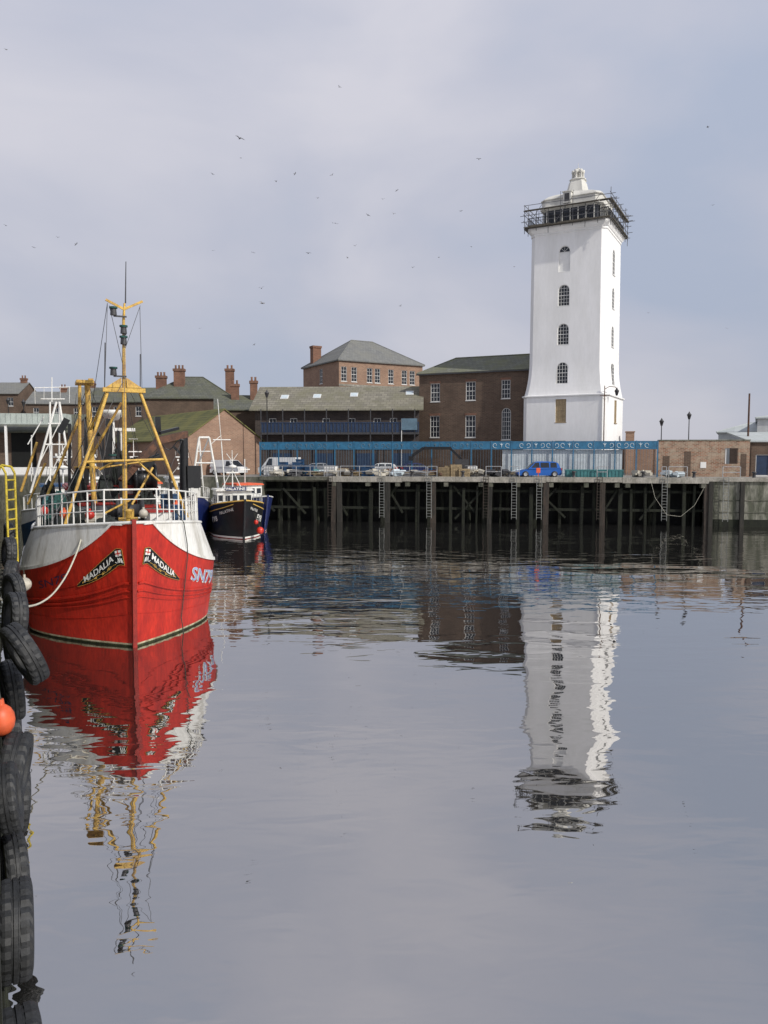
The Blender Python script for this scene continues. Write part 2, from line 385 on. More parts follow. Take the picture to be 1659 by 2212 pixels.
def wn(scale,stretch,amp,rot=0,det=2,dist=0):
    mp=N.new('ShaderNodeMapping'); mp.inputs['Scale'].default_value=stretch; mp.inputs['Rotation'].default_value=(0,0,R(rot)); L.new(tc.outputs['Object'],mp.inputs['Vector'])
    n=N.new('ShaderNodeTexNoise'); n.inputs['Scale'].default_value=scale; n.inputs['Detail'].default_value=det; n.inputs['Roughness'].default_value=.45; n.inputs['Distortion'].default_value=dist
    L.new(mp.outputs[0],n.inputs['Vector']); q=N.new('ShaderNodeMath'); q.operation='MULTIPLY'; q.inputs[1].default_value=amp; L.new(n.outputs['Fac'],q.inputs[0]); return q.outputs[0]
h1=wn(.40,(.55,1,1),.050,12,1,.3)
h2=wn(1.5,(.40,1,1),.018,-8,2,.4)
h3=wn(.07,(.4,1,1),1.0,20,3,0)
mr=N.new('ShaderNodeMapRange'); mr.inputs['From Min'].default_value=.40; mr.inputs['From Max'].default_value=.60; mr.inputs['To Min'].default_value=.35; mr.inputs['To Max'].default_value=1.7; L.new(h3,mr.inputs['Value'])
q=N.new('ShaderNodeMath'); q.operation='MULTIPLY'; L.new(h2,q.inputs[0]); L.new(mr.outputs[0],q.inputs[1])
a=N.new('ShaderNodeMath'); L.new(h1,a.inputs[0]); L.new(q.outputs[0],a.inputs[1])
bp=N.new('ShaderNodeBump'); bp.inputs['Strength'].default_value=1; bp.inputs['Distance'].default_value=1.0; L.new(a.outputs[0],bp.inputs['Height'])
for x in(g,dd,fz): L.new(bp.outputs[0],x.inputs['Normal'])
mb=MB(); mb.add([(-3000,-600,0),(3000,-600,0),(3000,3000,0),(-3000,3000,0)],[(0,1,2,3)])
mb.obj('water',[wm],kind='structure')

# ---------------------------------------------------------------- land
WA=26.7
WN=Vector((math.cos(R(WA)),math.sin(R(WA))))
NW=Frame(tuple(WN*-.15),WA)       # near quay wall: local y runs along wall, local x toward the water
FX0,FY0=-13.65,84.0
FQ=Frame((FX0,FY0),-8.5)          # far quay: local x along the quay edge, y inland
WL=97.0
A=NW.w(0,-30); C0=NW.w(0,WL)
pts=[(A.x,A.y),(C0.x,C0.y),(FX0,FY0),tuple(FQ.w(170,0))[:2],(3000,0),(3000,3000),(-3000,3000),(-3000,-30)]
mb=MB(); mb.add([(p[0],p[1],QZ) for p in pts],[tuple(range(len(pts)-1,-1,-1))])
mb.obj('ground',[PAVE],kind='structure')

T=thing('timber_quay','dark timber and concrete piled quay standing in water','quay',FQ.w(0,0),FQ.deg)
xr=FQ.x(1532)
xs=[FQ.x(p) for p in(560,712,870,1050,1180,1345,1532)]
for i in range(6):
    a,b=xs[i],xs[i+1]; mb=MB()
    if i==0: mb.bx(a,b-.01,-.12,.6,4.5,QZ+.02,1); mb.obj('edge_beam',[CONC,WCONC],T); continue
    mb.bx(a,b-.03,-.35,.8,4.42-.08*(i%2),QZ+.06,0)
    for k in(a+.3,(a+b)/2,b-.75): mb.bx(k,k+.45,-.3,.7,3.9,4.33,1)
    mb.obj('edge_beam',[CONC,WCONC],T)
mb=MB(); mb.bx(-1,xr,.85,3.0,4.3,QZ-.02); mb.obj('deck',[WCONC],T)
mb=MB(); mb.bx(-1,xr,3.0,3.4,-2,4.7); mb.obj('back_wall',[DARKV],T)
random.seed(3)
for px in(566,600,640,676,702,722,731,768,800,824,838,872,905,922,938,975,1003,1030,1046,1062,1085,1120,1150,1160,1178,1210,1236,1262,1285,1304,1340,1366,1395,1425,1448,1480,1506,1527):
    x=FQ.x(px)+random.uniform(-.15,.15); big=px in(722,838,938,1062,1178,1304,1527,731)
    mb=MB(); y=-.28 if big else random.choice((.25,.4,1.2)); wv=random.uniform(.22,.30) if big else random.uniform(.10,.2)
    top=4.7 if big else random.uniform(3.6,4.3)
    lean=random.uniform(-.16,.16)
    mid=[(x-wv*1.1+lean*.3,y,2.2),(x+wv*.95+lean*.3,y,2.2),(x+wv*.95+lean*.3,y+.33,2.2),(x-wv*1.1+lean*.3,y+.33,2.2)]
    mb.loops([[(x-wv+lean,y,-1.5),(x+wv+lean,y,-1.5),(x+wv+lean,y+.35,-1.5),(x-wv+lean,y+.35,-1.5)],mid,[(x-wv,y,top),(x+wv,y,top),(x+wv,y+.35,top),(x-wv,y+.35,top)]],0)
    mb.obj('pile',[RPILE if px in(722,1178,1304,1527,938) else (TIMB if big else TIMBG)],T)
for i in range(34):
    x=random.uniform(0,xr); mb=MB(); mb.tube((x,random.uniform(1.6,2.6),-1.5),(x+random.uniform(-.3,.3),2.2,4.3),random.uniform(.11,.2),n=7); mb.obj('pile',[TIMBG],T)
for z in(1.4,3.3):
    mb=MB(); mb.bx(-.5,xr,.6,.85,z,z+.25); mb.obj('waling_beam',[TIMBG],T)
for i in range(11):
    x=1.5+i*(xr-5)/11+random.uniform(-1,1); mb=MB(); mb.beam(Vector((x,.5,random.uniform(.4,1.2))),Vector((x+random.choice((-1,1))*random.uniform(1.6,3),.5,random.uniform(3.2,4.2))),.14,.2); mb.obj('brace',[TIMBG],T)
T=thing('concrete_quay_wall','weathered concrete quay wall with algae above the water','wall',FQ.w(0,0),FQ.deg)
mb=MB(); x1=FQ.x(1659)+60
mb.bx(xr,x1,-.05,2,-2,QZ-.01)
mb.obj('wall_face',[LCONC],T)
for z in(1.4,2.6): 
    mb=MB(); mb.bx(xr+.3,x1,-.10,-.052,z,z+.10); mb.obj('concrete_ledge',[WCONC],T)
mb=MB(); mb.bx(xr+.02,x1,-.075,-.052,-1,.75); mb.obj('algae_band',[TIMBG],T)
mb=MB(); mb.bx(xr-.2,x1,-.3,.6,QZ-.3,QZ+.08); mb.obj('coping',[CONC],T)
for px in(1536,1604):
    mb=MB(); mb.bx(FQ.x(px)-.2,FQ.x(px)+.2,-.4,-.107,-1,QZ-.35); mb.obj('fender_pile',[TIMB],T)
mb=MB(); c=C0; Lx=(Vector((c.x,c.y))-Vector((FX0,FY0))).length
mb.bx(-Lx-.3,.4,-.05,1.5,-2,QZ-.01); 
ang=math.degrees(math.atan2(FY0-c.y,FX0-c.x))
mb.obj('harbour_wall',[WCONC],None,(FX0,FY0,0),ang,label='dark weathered harbour wall behind the moored boats',category='wall')
def ladder_mesh(h,w=.45,mtn=0,r=.035):
    mb=MB()
    for s_ in(-1,1): mb.tube((s_*w/2,0,0),(s_*w/2,0,h),r,n=6)
    z=.2
    while z<h: mb.tube((-w/2,0,z),(w/2,0,z),r*.8,n=6); z+=.3
    return mb
me=ladder_mesh(4.4,.5,r=.032).mesh('quay_ladder',[LADST])
me2=ladder_mesh(4.4,.5,r=.032).mesh('quay_ladder',[RPILE])
for i,px in enumerate((715,826,928,1050,1111,1165,1295,1435,1567)):
    p=FQ.w(FQ.x(px),-.5,.55); mk('quay_ladder',me if i%3 else me2,None,p,FQ.deg,label='metal ladder fixed to the quay face above water',category='ladder',group='ladders down the quay face')

# near quay wall (seen edge-on)
T=thing('mossy_quay_wall','mossy timber-faced quay wall hung with old tyres','wall',NW.w(0,0),WA)
mb=MB(); mb.bx(-3,0,-20,WL-.1,-2,QZ-.01); mb.obj('wall_face',[MOSSW],T)
for i in range(30):
    y=4+i*1.6; mb=MB(); mb.bx(.003,.06,y,y+.3,-1.5,QZ-.3); mb.obj('pile',[TIMBG],T)
mb=MB(); mb.bx(-.5,.01,0,WL-1,QZ-.05,QZ+.2); mb.obj('coping',[MOSSW],T)

def tyre_mesh(Ro,wd,seed=0):
    mb=MB(); n=48; prof=[(.58,-.34),(.62,-.47),(.80,-.52),(.93,-.48),(.985,-.38),(1.0,-.30),(1.0,-.14),(.965,-.12),(.965,-.08),(1.0,-.06),(1.0,.06),(.965,.08),(.965,.12),(1.0,.14),(1.0,.30),(.985,.38),(.93,.48),(.80,.52),(.62,.47),(.58,.34)]
    vs=[];fs=[];K=len(prof)
    for i in range(n):
        t=2*math.pi*i/n
        for (r,z) in prof:
            rr=r*Ro*(1-(.035 if (i%2 and abs(z)>.1 and r>.98) else 0)); vs.append((z*wd,rr*math.cos(t),rr*math.sin(t)))
    for i in range(n):
        for j in range(K):
            a=i*K+j;b=i*K+(j+1)%K;c=((i+1)%n)*K+(j+1)%K;d=((i+1)%n)*K+j; fs.append((a,b,c,d))
    mb.add(vs,fs,0,False)
    return mb.mesh('tyre',[RUBBER])
TY=tyre_mesh(.42,.27); TY2=tyre_mesh(.40,.22)
for (t,z,me,rz,ry,sc,out_) in [(7.3,2.82,TY,0,2,1.02,.16),(5.95,2.5,TY,3,0,1.05,.165),(10.9,2.55,TY2,4,5,1.15,.24),(10.0,3.25,TY,-10,10,1.08,.21),(12.2,3.62,TY2,6,-4,1.1,.24),(11.3,4.35,TY2,14,-24,1.12,.40),
        (14.6,4.25,TY,12,6,1.0,.34),(17.2,4.25,TY2,20,0,1.0,.37),(20,4.15,TY,-8,8,1.0,.35),(23.2,4.4,TY,10,4,1,.37),(26.7,4.5,TY2,6,0,1.1,.42),(14.0,3.2,TY2,-8,0,1.1,.24),(17.6,3.2,TY2,0,0,1,.27),(8.6,3.5,TY2,-4,-6,.9,.15),
        (8.8,2.6,TY2,5,0,1.0,.18),(12.9,2.7,TY,0,0,1.0,.22),(15.8,3.5,TY2,10,0,1.1,.32),(19,3.3,TY,0,0,1,.32),(22,3.5,TY2,10,0,1,.35),(29.5,4.3,TY,0,0,1,.42),(6.7,1.75,TY2,0,0,1,.16)]:
    o=mk('tyre',me,None,NW.w(out_,t,z),26,label='worn black rubber tyre hung as fender on quay wall',category='tyre',group='tyre fenders along the quay wall')
    o.rotation_euler=(0,R(ry),R(WA+rz)); o.scale=(sc,)*3
mb=MB(); c=at(2,1556,9.0); mb.ball((0,0,0),.16,0,20,1.25); mb.tube((0,0,.18),(0,0,.26),.05,.04); mb.tube((0,0,.25),(-.15,0,1.2),.015,n=5,m=1)
mb.obj('orange_float',[ORANGE,ROPED],None,c,0,label='orange float hanging on the quay wall among tyres',category='float')
mb=MB(); c=at(53,1262,26); mb.ball((0,0,0),.23,0,16); mb.tube((0,0,.2),(0,0,.34),.05,.04); mb.tube((0,0,.3),(-.1,0,1.6),.015,n=5,m=1)
mb.obj('ball_fender',[BUOY,ROPED],None,c,0,label='grey round fender hanging between red trawler and quay',category='fender')
mb=ladder_mesh(3.4,.5,r=.035); 
for s_ in(-1,1):
    mb.path([(s_*.25,0,3.4),(s_*.25,.1,3.6),(s_*.25,.4,3.65),(s_*.25,.55,3.4),(s_*.25,.55,2.6)],.035)
mb.obj('yellow_ladder',[BYEL],None,NW.w(.5,26,3.1),WA+60,label='yellow metal access ladder on the quay edge',category='ladder')
mb=MB()
for k in range(8):
    y=29+k*2.2; mb.tube((-.15,y,QZ),(-.15,y,QZ+1.1),.035,n=6)
for z in(.55,1.08): mb.tube((-.15,29,QZ+z),(-.15,29+15.4,QZ+z),.03,n=6)
mb.obj('quay_railing',[BYEL],None,NW.w(0.1,0),WA,label='yellow safety railing along the quay edge',category='railing')

# ---------------------------------------------------------------- hulls
def lerp(a,b,t): return a+(b-a)*t
def clamp(x,a=0,b=1): return max(a,min(b,x))
class Hull:
    def __init__(s,L=19,B=3.8,zs=4.64,slope=.1,zmin=3.5,k0=2.35,k1=2.25,kl=1.85,rake=.6,LeW=5.0,LeD=5.1,tum=.38,ex=1.62):
        s.__dict__.update(locals())
    def top(s,y): return max(s.zmin,s.zs-s.slope*max(0,y))
    def zk(s,y): return min(s.top(y)-.02,s.k0+s.k1*math.exp(-max(0,y)/s.kl))
    def s0(s,z): return -s.rake*z/s.zs if z>0 else -z*.7
    def hb(s,y,z):
        zk=s.zk(y); t=clamp(z/zk,0,1)
        Le=lerp(s.LeW,s.LeD,t); u=clamp((y-s.s0(z))/Le); f=1-(1-u)**s.ex
        B=s.B*(.92+.08*t**.8) if z>=0 else s.B*(.92+z*.25)
        if z>zk: B-=(z-zk)*s.tum
        tp=1-clamp((y-.7*s.L)/(.3*s.L))**2*.3
        return max(0,B*f*tp)
    def arc(s,z):
        tab=[];acc=0;y=s.s0(z);px_,py_=0,y
        while y<s.L*.9:
            x=s.hb(y,z); acc+=math.hypot(x-px_,y-py_); tab.append((acc,y)); px_,py_=x,y; y+=.02
        return tab
    def yat(s,tab,a):
        lo,hi=0,len(tab)-1
        if a<=tab[0][0]: return tab[0][1]
        while hi-lo>1:
            m=(lo+hi)//2
            if tab[m][0]<a: lo=m
            else: hi=m
        t=(a-tab[lo][0])/max(1e-6,tab[hi][0]-tab[lo][0]); return lerp(tab[lo][1],tab[hi][1],t)
    def surf(s,side,y,z,off=0):
        x=s.hb(y,z); e=.03
        nx=Vector((1,-(s.hb(y+e,z)-s.hb(y-e,z))/(2*e),-(s.hb(y,z+e)-s.hb(y,z-e))/(2*e))).normalized()
        return Vector((side*(x+nx.x*off),y+nx.y*off,z+nx.z*off))
def build_hull(T,H,lower,upper,boot=ALGAE,line=CREAM,stem=None,deckm=CONC,zb=.07,line_h=.065,cap=BWHITE):
    nq=46; qs=[(i/nq)**1.5 for i in range(nq+1)]
    def grid(zlist_fn,mats_fn,name,mats):
        mb=MB()
        for side in(-1,1):
            rows=[]
            for q in qs:
                y0=H.L*q
                for _ in range(4): sz=H.s0(H.zk(y0)); y0=sz+(H.L-sz)*q
                zl=zlist_fn(y0); row=[]
                for z in zl:
                    y=H.s0(z)+(H.L-H.s0(z))*q; row.append((side*H.hb(y,z),y,z))
                rows.append(row)
            K=len(rows[0])
            k0=len(mb.v)
            mb.v+=[p for r in rows for p in r]
            for i in range(nq):
                for j in range(K-1):
                    f=[k0+i*K+j,k0+(i+1)*K+j,k0+(i+1)*K+j+1,k0+i*K+j+1]
                    if side<0: f.reverse()
                    mb.f.append(f); mb.m.append(mats_fn(j)); mb.s.append(True)
            mb.add(rows[-1]+[(0,H.L,rows[-1][-1][2]),(0,H.L,rows[-1][0][2])],[tuple(range(K+2))],mats_fn(K-2))
        return mb.obj(name,mats,T)
    zl=lambda y:[-1.0,-.3,zb,zb+line_h]+[lerp(zb+line_h,H.zk(y),k/9) for k in range(1,10)]
    grid(zl,lambda j:1 if j<2 else (2 if j==2 else 0),'hull',[lower,boot,line])
    grid(lambda y:[lerp(H.zk(y),H.top(y),k/4) for k in range(5)],lambda j:0,'bulwark',[upper])
    mb=MB(); prev=None
    for q in qs:
        y=H.L*q; z=H.top(y)-.12; y=max(y,H.s0(z)+.05); x=H.hb(y,z)-.02
        cur=((-x,y,z),(x,y,z))
        if prev: mb.add([prev[0],prev[1],cur[1],cur[0]],[(0,1,2,3)])
        prev=cur
    mb.obj('deck',[deckm],T)
    for side in(-1,1):
        mb=MB(); pts=[]
        for q in qs:
            z=H.top(H.L*q); y=H.s0(z)+(H.L-H.s0(z))*q; pts.append((side*H.hb(y,z),y,z+.02))
        mb.path(pts,.06,6)
        mb.obj('cap_rail',[cap],T)
    if stem:
        mb=MB(); prof=[]
        for k in range(13):
            z=lerp(-1,H.zs+.12,k/12); y=H.s0(z)-.09; prof.append([(-.07,y,z),(.07,y,z),(.11,y+.28,z),(-.11,y+.28,z)])
        mb.loops(prof); mb.obj('stem',[stem],T)
def ribbon_on_hull(mb,H,side,zfun,y0,y1,hh,off,m=0,n=30):
    pr=None
    for i in range(n+1):
        y=lerp(y0,y1,(i/n)**1.5); z=zfun(y); y_=max(y,H.s0(z)+.02)
        a=H.surf(side,y_,z-hh/2,.003);b=H.surf(side,y_,z-hh/2,off);c=H.surf(side,y_,z+hh/2,off);d=H.surf(side,y_,z+hh/2,.003)
        if pr: mb.loops([pr,[a,b,c,d]],m,False,False,False)
        pr=[a,b,c,d]
def decal_text(T,H,side,txt,size,a0,width,zfn,mt,off=.02,name='name_lettering',tab=None,bold=.0,slant=0,zb=0):
    vs,fs,w=text_mesh(txt,size,bold); k=width/w; mb=MB(); out=[]
    for x,b in vs:
        a=x*k+slant*b
        arc=a0+(a if side>0 else width-a); y=H.yat(tab,arc); z=zfn(y)+b+zb
        out.append(H.surf(side,y,z,off))
    mb.add(out,fs); return mb.obj(name,[mt],T)

# ---------------------------------------------------------------- red trawler
MF=Frame((-9.18,27.9),24)
MT=thing('red_trawler','red and white wooden fishing trawler named MADALIA moored at quay','fishing boat',MF.w(0,0),24)
MH=Hull(B=3.9)
build_hull(MT,MH,RED,BWHITE,stem=DRED)
for side in(-1,1):
    for fr_,hh,off in((.50,.07,.06),(.435,.05,.05),(.385,.04,.04),(.66,.03,.02),(.25,.02,.015)):
        mb=MB(); ribbon_on_hull(mb,MH,side,lambda y:MH.zk(y)*fr_+.12*(1 if fr_<.6 else 0),MH.s0(2)+.06,17,hh,off,0,44); mb.obj('rubbing_strake',[RED],MT)
    mb=MB(); ribbon_on_hull(mb,MH,side,lambda y:MH.zk(y),-.3,17,.10,.05,0,60); mb.obj('gunwale_strip',[BWHITE],MT)
tab=MH.arc(2.5)
zc=lambda y:MH.zk(y)-1.22
Wd=2.3
for side in(-1,1):
    mb=MB(); n=24; vs=[];fs=[]
    for i in range(n+1):
        t=i/n; a=.26+Wd*t; y=MH.yat(tab,a); z=zc(y)
        up=.30*(1-.80*t**2.2)+.07*math.sin(t*math.pi); dn=-.29*(1-.98*t**1.5)
        for j in range(3): vs.append(MH.surf(side,y,z+lerp(dn,up,j/2),.035))
    for i in range(n):
        for j in range(2): fs.append((i*3+j,(i+1)*3+j,(i+1)*3+j+1,i*3+j+1))
    mb.add(vs,fs); 
    for j in(0,2): mb.path([vs[i*3+j] for i in range(n+1)],.006,4,1)
    mb.path([vs[0],vs[2]],.006,4,1)
    mb.obj('name_board',[BLACK,GOLD],MT)
    decal_text(MT,MH,side,'MADALIA',.31,.26+.42,1.5,zc,LTXT,.05,tab=tab,zb=.01,bold=.006)
    mb=MB()
    def hp(a,b):
        y=MH.yat(tab,.26+a); return MH.surf(side,y,zc(y)+b,.05)
    for (ca,cb,r0,sg,tn) in((.66,-.13,.07,1,1.5),(.98,-.12,.06,-1,1.5),(1.35,-.09,.045,1,1.4),(1.98,.03,.03,-1,1.3)):
        mb.path([hp(ca+sg*r0*(1-k/16)*math.cos(k/16*tn*2*math.pi)*1.5,cb+r0*(1-k/18)*math.sin(k/16*tn*2*math.pi)) for k in range(17)],.008,4)
    mb.path([hp(.35+k*.1,-.18+.03*math.sin(k*.9)+.012*k) for k in range(17)],.007,4)
    mb.obj('gold_scroll',[GOLD],MT)
    mb=MB()
    def q4(a0_,a1_,b0_,b1_,m,off):
        vv=[]
        for a_,b_ in((a0_,b0_),(a1_,b0_),(a1_,b1_),(a0_,b1_)):
            y=MH.yat(tab,.26+a_); vv.append(MH.surf(side,y,zc(y)+b_,off))
        mb.add(vv,[(0,1,2,3)],m)
    q4(.05,.31,.06,.27,0,.045); q4(.05,.31,.145,.185,1,.05); q4(.16,.20,.06,.27,1,.053)
    mb.obj('flag_emblem',[LTXT,RED],MT)
    mb=MB(); aa=[(.04,-.22),(.08,-.04),(.10,-.2),(.14,-.02),(.17,-.2),(.22,-.02),(.24,-.2),(.32,-.16),(.36,-.09)]
    mb.path([hp(a_,b_) for a_,b_ in aa],.009,4); mb.obj('script_initial',[LTXT],MT)
decal_text(MT,MH,1,'SN79',.78,3.45,2.35,lambda y:MH.zk(y)-1.02,LBLUE,.035,'registration_lettering',tab,.0,.12)
decal_text(MT,MH,1,'SN79',.78,3.41,2.35,lambda y:MH.zk(y)-1.04,LTXT,.018,'registration_outline',tab,.014,.12)
decal_text(MT,MH,-1,'SN79',.42,3.0,1.7,lambda y:MH.zk(y)-.85,LNAVY,.03,'registration_lettering',tab,.0,.0)
mb=MB()
for side in(-1,1):
    base=[];topr=[];m1=[];m2=[]
    for i in range(15):
        y=.35+i*.62; z=MH.top(y); x=side*max(.0,MH.hb(y,z)-.12)
        base.append((x,y,z)); 
        topr.append((x-.02*side,y,z+1.2)); m1.append((x,y,z+.45)); m2.append((x,y,z+.84))
    for b_,t_ in zip(base,topr): mb.tube(b_,t_,.033,n=6)
    mb.path(topr,.032); mb.path(m1,.02,5); mb.path(m2,.02,5)
    for i in range(0,14):
        a_,b_=Vector(base[i]),Vector(base[i+1]); c=(a_+b_)/2
        mb.tube(c,(c.x,c.y,c.z+.84),.015,n=4)
mb.tube(topr[0],(-topr[0][0],topr[0][1],topr[0][2]),.034); mb.tube(m2[0],(-m2[0][0],m2[0][1],m2[0][2]),.02)
mb.obj('railing',[BWHITE],MT)
mp_=lambda px,py,s_: MF.loc(px,py,s_)
mb=MB()
mb.tube(mp_(270,1135,4),mp_(268,845,4),.105,.09,10); mb.tube(mp_(268,845,4),mp_(267,690,4),.075,.055,8)
mb.tube(mp_(267,690,4),mp_(269,655,4),.055,.04,8); 
mb.tube(mp_(232,848,4),mp_(140,1135,3.2),.065,.065,8); mb.tube(mp_(303,848,4),mp_(405,1118,3.2),.065,.065,8)
mb.tube(mp_(180,998,3.6),mp_(356,992,3.6),.05,n=8)
c=mp_(268,843,4); mb.box(c,(1.65,.26,.17))
for s_ in(-1,1):
    mb.loops([[ (c.x+s_*.1,c.y-.12,c.z+.1),(c.x+s_*.1,c.y+.12,c.z+.1),(c.x+s_*.7,c.y+.12,c.z+.1),(c.x+s_*.7,c.y-.12,c.z+.1)],[ (c.x+s_*.1,c.y-.08,c.z+.5),(c.x+s_*.1,c.y+.08,c.z+.5),(c.x+s_*.17,c.y+.08,c.z+.46),(c.x+s_*.17,c.y-.08,c.z+.46)]])
k=mp_(268,668,4)
for tgt in(mp_(228,647,4),mp_(308,651,4)): mb.beam(k,tgt,.07,.09)
mb.tube(mp_(330,1010,5),mp_(285,1090,4.4),.05,n=6); mb.tube(mp_(300,1000,5),mp_(345,1040,4.6),.05,n=6); mb.tube(mp_(215,1015,4.4),mp_(250,995,4),.045,n=6)
mb.tube(mp_(283,1100,3),mp_(283,1140,3),.12,n=8); mb.tube(mp_(205,1120,4),mp_(282,1080,4),.045,n=6)
mb.obj('foremast',[YEL],MT)
for a_,b_,r_,r2 in((mp_(271,655,4),mp_(272,565,4),.028,.016),(mp_(303,765,4.2),mp_(303,850,4.2),.02,.02),(mp_(227,740,4.2),mp_(226,845,4.2),.022,.022)):
    mb=MB(); mb.tube(a_,b_,r_,r2,6); mb.obj('whip_aerial',[DSTEEL],MT)
for px,py in((245,672),(267,735),(267,712),(245,802),(243,990)):
    c=mp_(px,py,3.88); mb=MB(); mb.tube(c-Vector((0,0,.16)),c+Vector((0,0,.1)),.13,.11,8); mb.tube(c+Vector((0,0,.1)),c+Vector((0,0,.17)),.16,.16,8,1)
    mb.bx(c.x,c.x+.5 if px<260 else c.x+.1,c.y-.03,c.y+.03,c.z-.22,c.z-.16)
    mb.obj('navigation_light',[DSTEEL,NETG],MT)
mb=MB()
for a_,b_,s1,s2 in(((232,655),(226,850),4,4),((302,662),(307,850),4,4),((232,655),(180,1000),4,8),((303,660),(268,760),4,4),((236,660),(268,800),4,4),((268,820),(110,1130),4,1),((268,820),(420,1130),4,8),((268,700),(270,1130),4,.3),((268,830),(330,1120),4,9),((190,830),(110,1060),7,12),((190,830),(300,1080),7,12),
   ((236,905),(262,1060),9,9),((240,905),(285,1050),9,8),((300,850),(372,1060),4,7),((190,840),(240,1100),7,5),((225,850),(150,1020),4,9),((180,905),(250,1100),9,5),((398,940),(330,1100),9,6),((398,940),(430,1060),9,12),((172,840),(215,1110),8.5,6),((165,850),(145,1080),8.5,9),((262,930),(300,1080),8,8),((240,910),(205,1080),8,7),((110,960),(90,1090),10,8),((268,860),(225,1080),4,6),((268,860),(322,1080),4,6)):
    mb.tube(mp_(*a_,s1),mp_(*b_,s2),.014,n=4)
mb.obj('rigging_wire',[DSTEEL],MT)
mb=MB()
mb.tube(mp_(188,828,7),mp_(206,1120,7),.12,.12,10); mb.tube(mp_(172,832,8.5),mp_(172,1110,8.5),.075,.075,8)
c=mp_(182,827,7); mb.box(c,(.7,1.5,.12)); c=mp_(196,826,7); mb.box(c,(.2,.5,.3))
mb.tube(mp_(190,1000,7),mp_(262,870,6),.055,n=6); mb.tube(mp_(230,848,5),mp_(195,930,7),.055,n=6)
mb.tube(mp_(170,905,9),mp_(98,1080,9),.065,n=6); mb.tube(mp_(80,955,10),mp_(45,1062,10),.06,n=6); mb.tube(mp_(98,1000,10),mp_(60,1090,10),.055,n=6)
mb.tube(mp_(160,1010,8),mp_(212,1010,8),.055,n=6); mb.tube(mp_(208,1012,7),mp_(360,990,7),.04,n=6)
mb.obj('trawl_gantry',[YEL],MT)
def cabin(T,x0,x1,y0,y1,z0,z1,body,roofm,wz=None,nw=4,trim=None,taper=.0,name='wheelhouse'):
    mb=MB(); mb.loops([[(x0,y0,z0),(x1,y0,z0),(x1,y1,z0),(x0,y1,z0)],[(x0+taper,y0+taper,z1),(x1-taper,y0+taper,z1),(x1-taper,y1-taper,z1),(x0+taper,y1-taper,z1)]])
    w=mb.obj(name,[body],T)
    mb=MB(); mb.bx(x0-.12,x1+.12,y0-.2,y1+.15,z1,z1+.10); mb.bx(x0-.04,x1+.04,y0-.1,y1+.05,z1+.10,z1+.17); mb.obj('cabin_roof',[roofm],T)
    if wz:
        ww=(x1-x0)/nw
        for i in range(nw):
            a_=x0+ww*(i+.16)+taper*.5; mbb=MB(); mbb.bx(a_,a_+ww*.68,y0-.012,y0+.02,wz[0],wz[1]); mbb.bx(a_-.05,a_+ww*.68+.05,y0-.006,y0+.02,wz[0]-.05,wz[1]+.05,1)
            mbb.obj('cabin_window',[GLASS,trim or BWHITE],T)
        n2=max(2,int((y1-y0)/1.0)); wy=(y1-y0)/n2
        for s_,xx in((1,x1),(-1,x0)):
            for i in range(n2):
                a_=y0+wy*(i+.2); mbb=MB(); mbb.bx(xx-.02,xx+.02,a_,a_+wy*.6,wz[0],wz[1]); mbb.obj('cabin_window',[GLASS],T)
    return w
cabin(MT,-1.9,1.9,8.2,13.5,3.7,5.5,BWHITE,DRED,(4.8,5.25),5,DRED)
for (a_,b_,c_,d_,z_) in((-1.5,-.1,6.0,7.6,4.9),(.4,1.7,6.2,7.5,4.75),(1.0,1.9,3.0,4.2,4.75)):
    mb=MB(); mb.bx(a_,b_,c_,d_,3.8,z_); mb.bx(a_-.06,b_+.06,c_-.06,d_+.06,z_,z_+.07,1); mb.obj('deck_hatch',[BWHITE,DRED],MT)
mb=MB(); Mx=Matrix.Rotation(R(90),3,'Y')
mb.lathe([(.5,-1.1),(.5,-1.0),(.25,-1.0),(.25,-.1),(.5,-.1),(.5,0),(.28,0),(.28,.9),(.5,.9),(.5,1.0)],16,(0,5.2,4.7),Mx,0)
mb.bx(-1.2,1.2,5.0,5.4,4.0,4.35,0); mb.obj('winch',[DSTEEL],MT)
for i,(x,y,rx,ry,rz_,m_) in enumerate(((-1.9,5.2,.8,.7,1.0,NETM),(-.6,3.4,.6,.5,.6,NETM),(2.1,5.6,.6,.8,.8,NETM),(-2.4,7.2,.6,.9,1.3,NETG),(1.5,7.8,.6,.6,1.3,NETM),(-2.7,10,.5,1.2,1.6,NETM),(-.3,7.9,.7,.5,1.9,NETM),(-1.5,7.9,.5,.5,2.2,NETM),(.5,9.6,1.0,.6,3.0,NETM))):
    mb=MB(); mb.lump((x,y,4.0),rx,ry,rz_,0,i); mb.obj('net_heap',[m_],MT)
for i,(x,y,m_) in enumerate(((-2.2,3.6,ORANGE),(-1.3,2.6,RED),(.7,2.6,BUOY),(-2.9,5.9,RED),(2.7,7.2,ORANGE),(-2.2,6.2,BYEL))):
    mb=MB(); mb.ball((x,y,4.75),.18,0,12); mb.tube((x,y,4.92),(x,y,5.0),.05,n=6); mb.obj('deck_float',[m_],MT)
for i,(x,y,n_,m_) in enumerate(((2.2,4.2,3,BLUE),(-1.0,4.2,2,BUOY),(2.6,8.6,4,BLUE),(-2.6,8.6,4,TEAL))):
    mb=MB()
    for k in range(n_): z=4.2+k*.26; mb.bx(x-.38,x+.38,y-.25,y+.25,z,z+.2); mb.bx(x-.41,x+.41,y-.28,y+.28,z+.2,z+.245)
    mb.obj('fish_box',[m_],MT)
mb=MB(); c=mp_(312,1035,8); mb.lathe([(.1,-.5),(.72,-.5),(.72,-.4),(.42,-.3),(.42,.3),(.72,.4),(.72,.5),(.1,.5)],18,c,Mx,0)
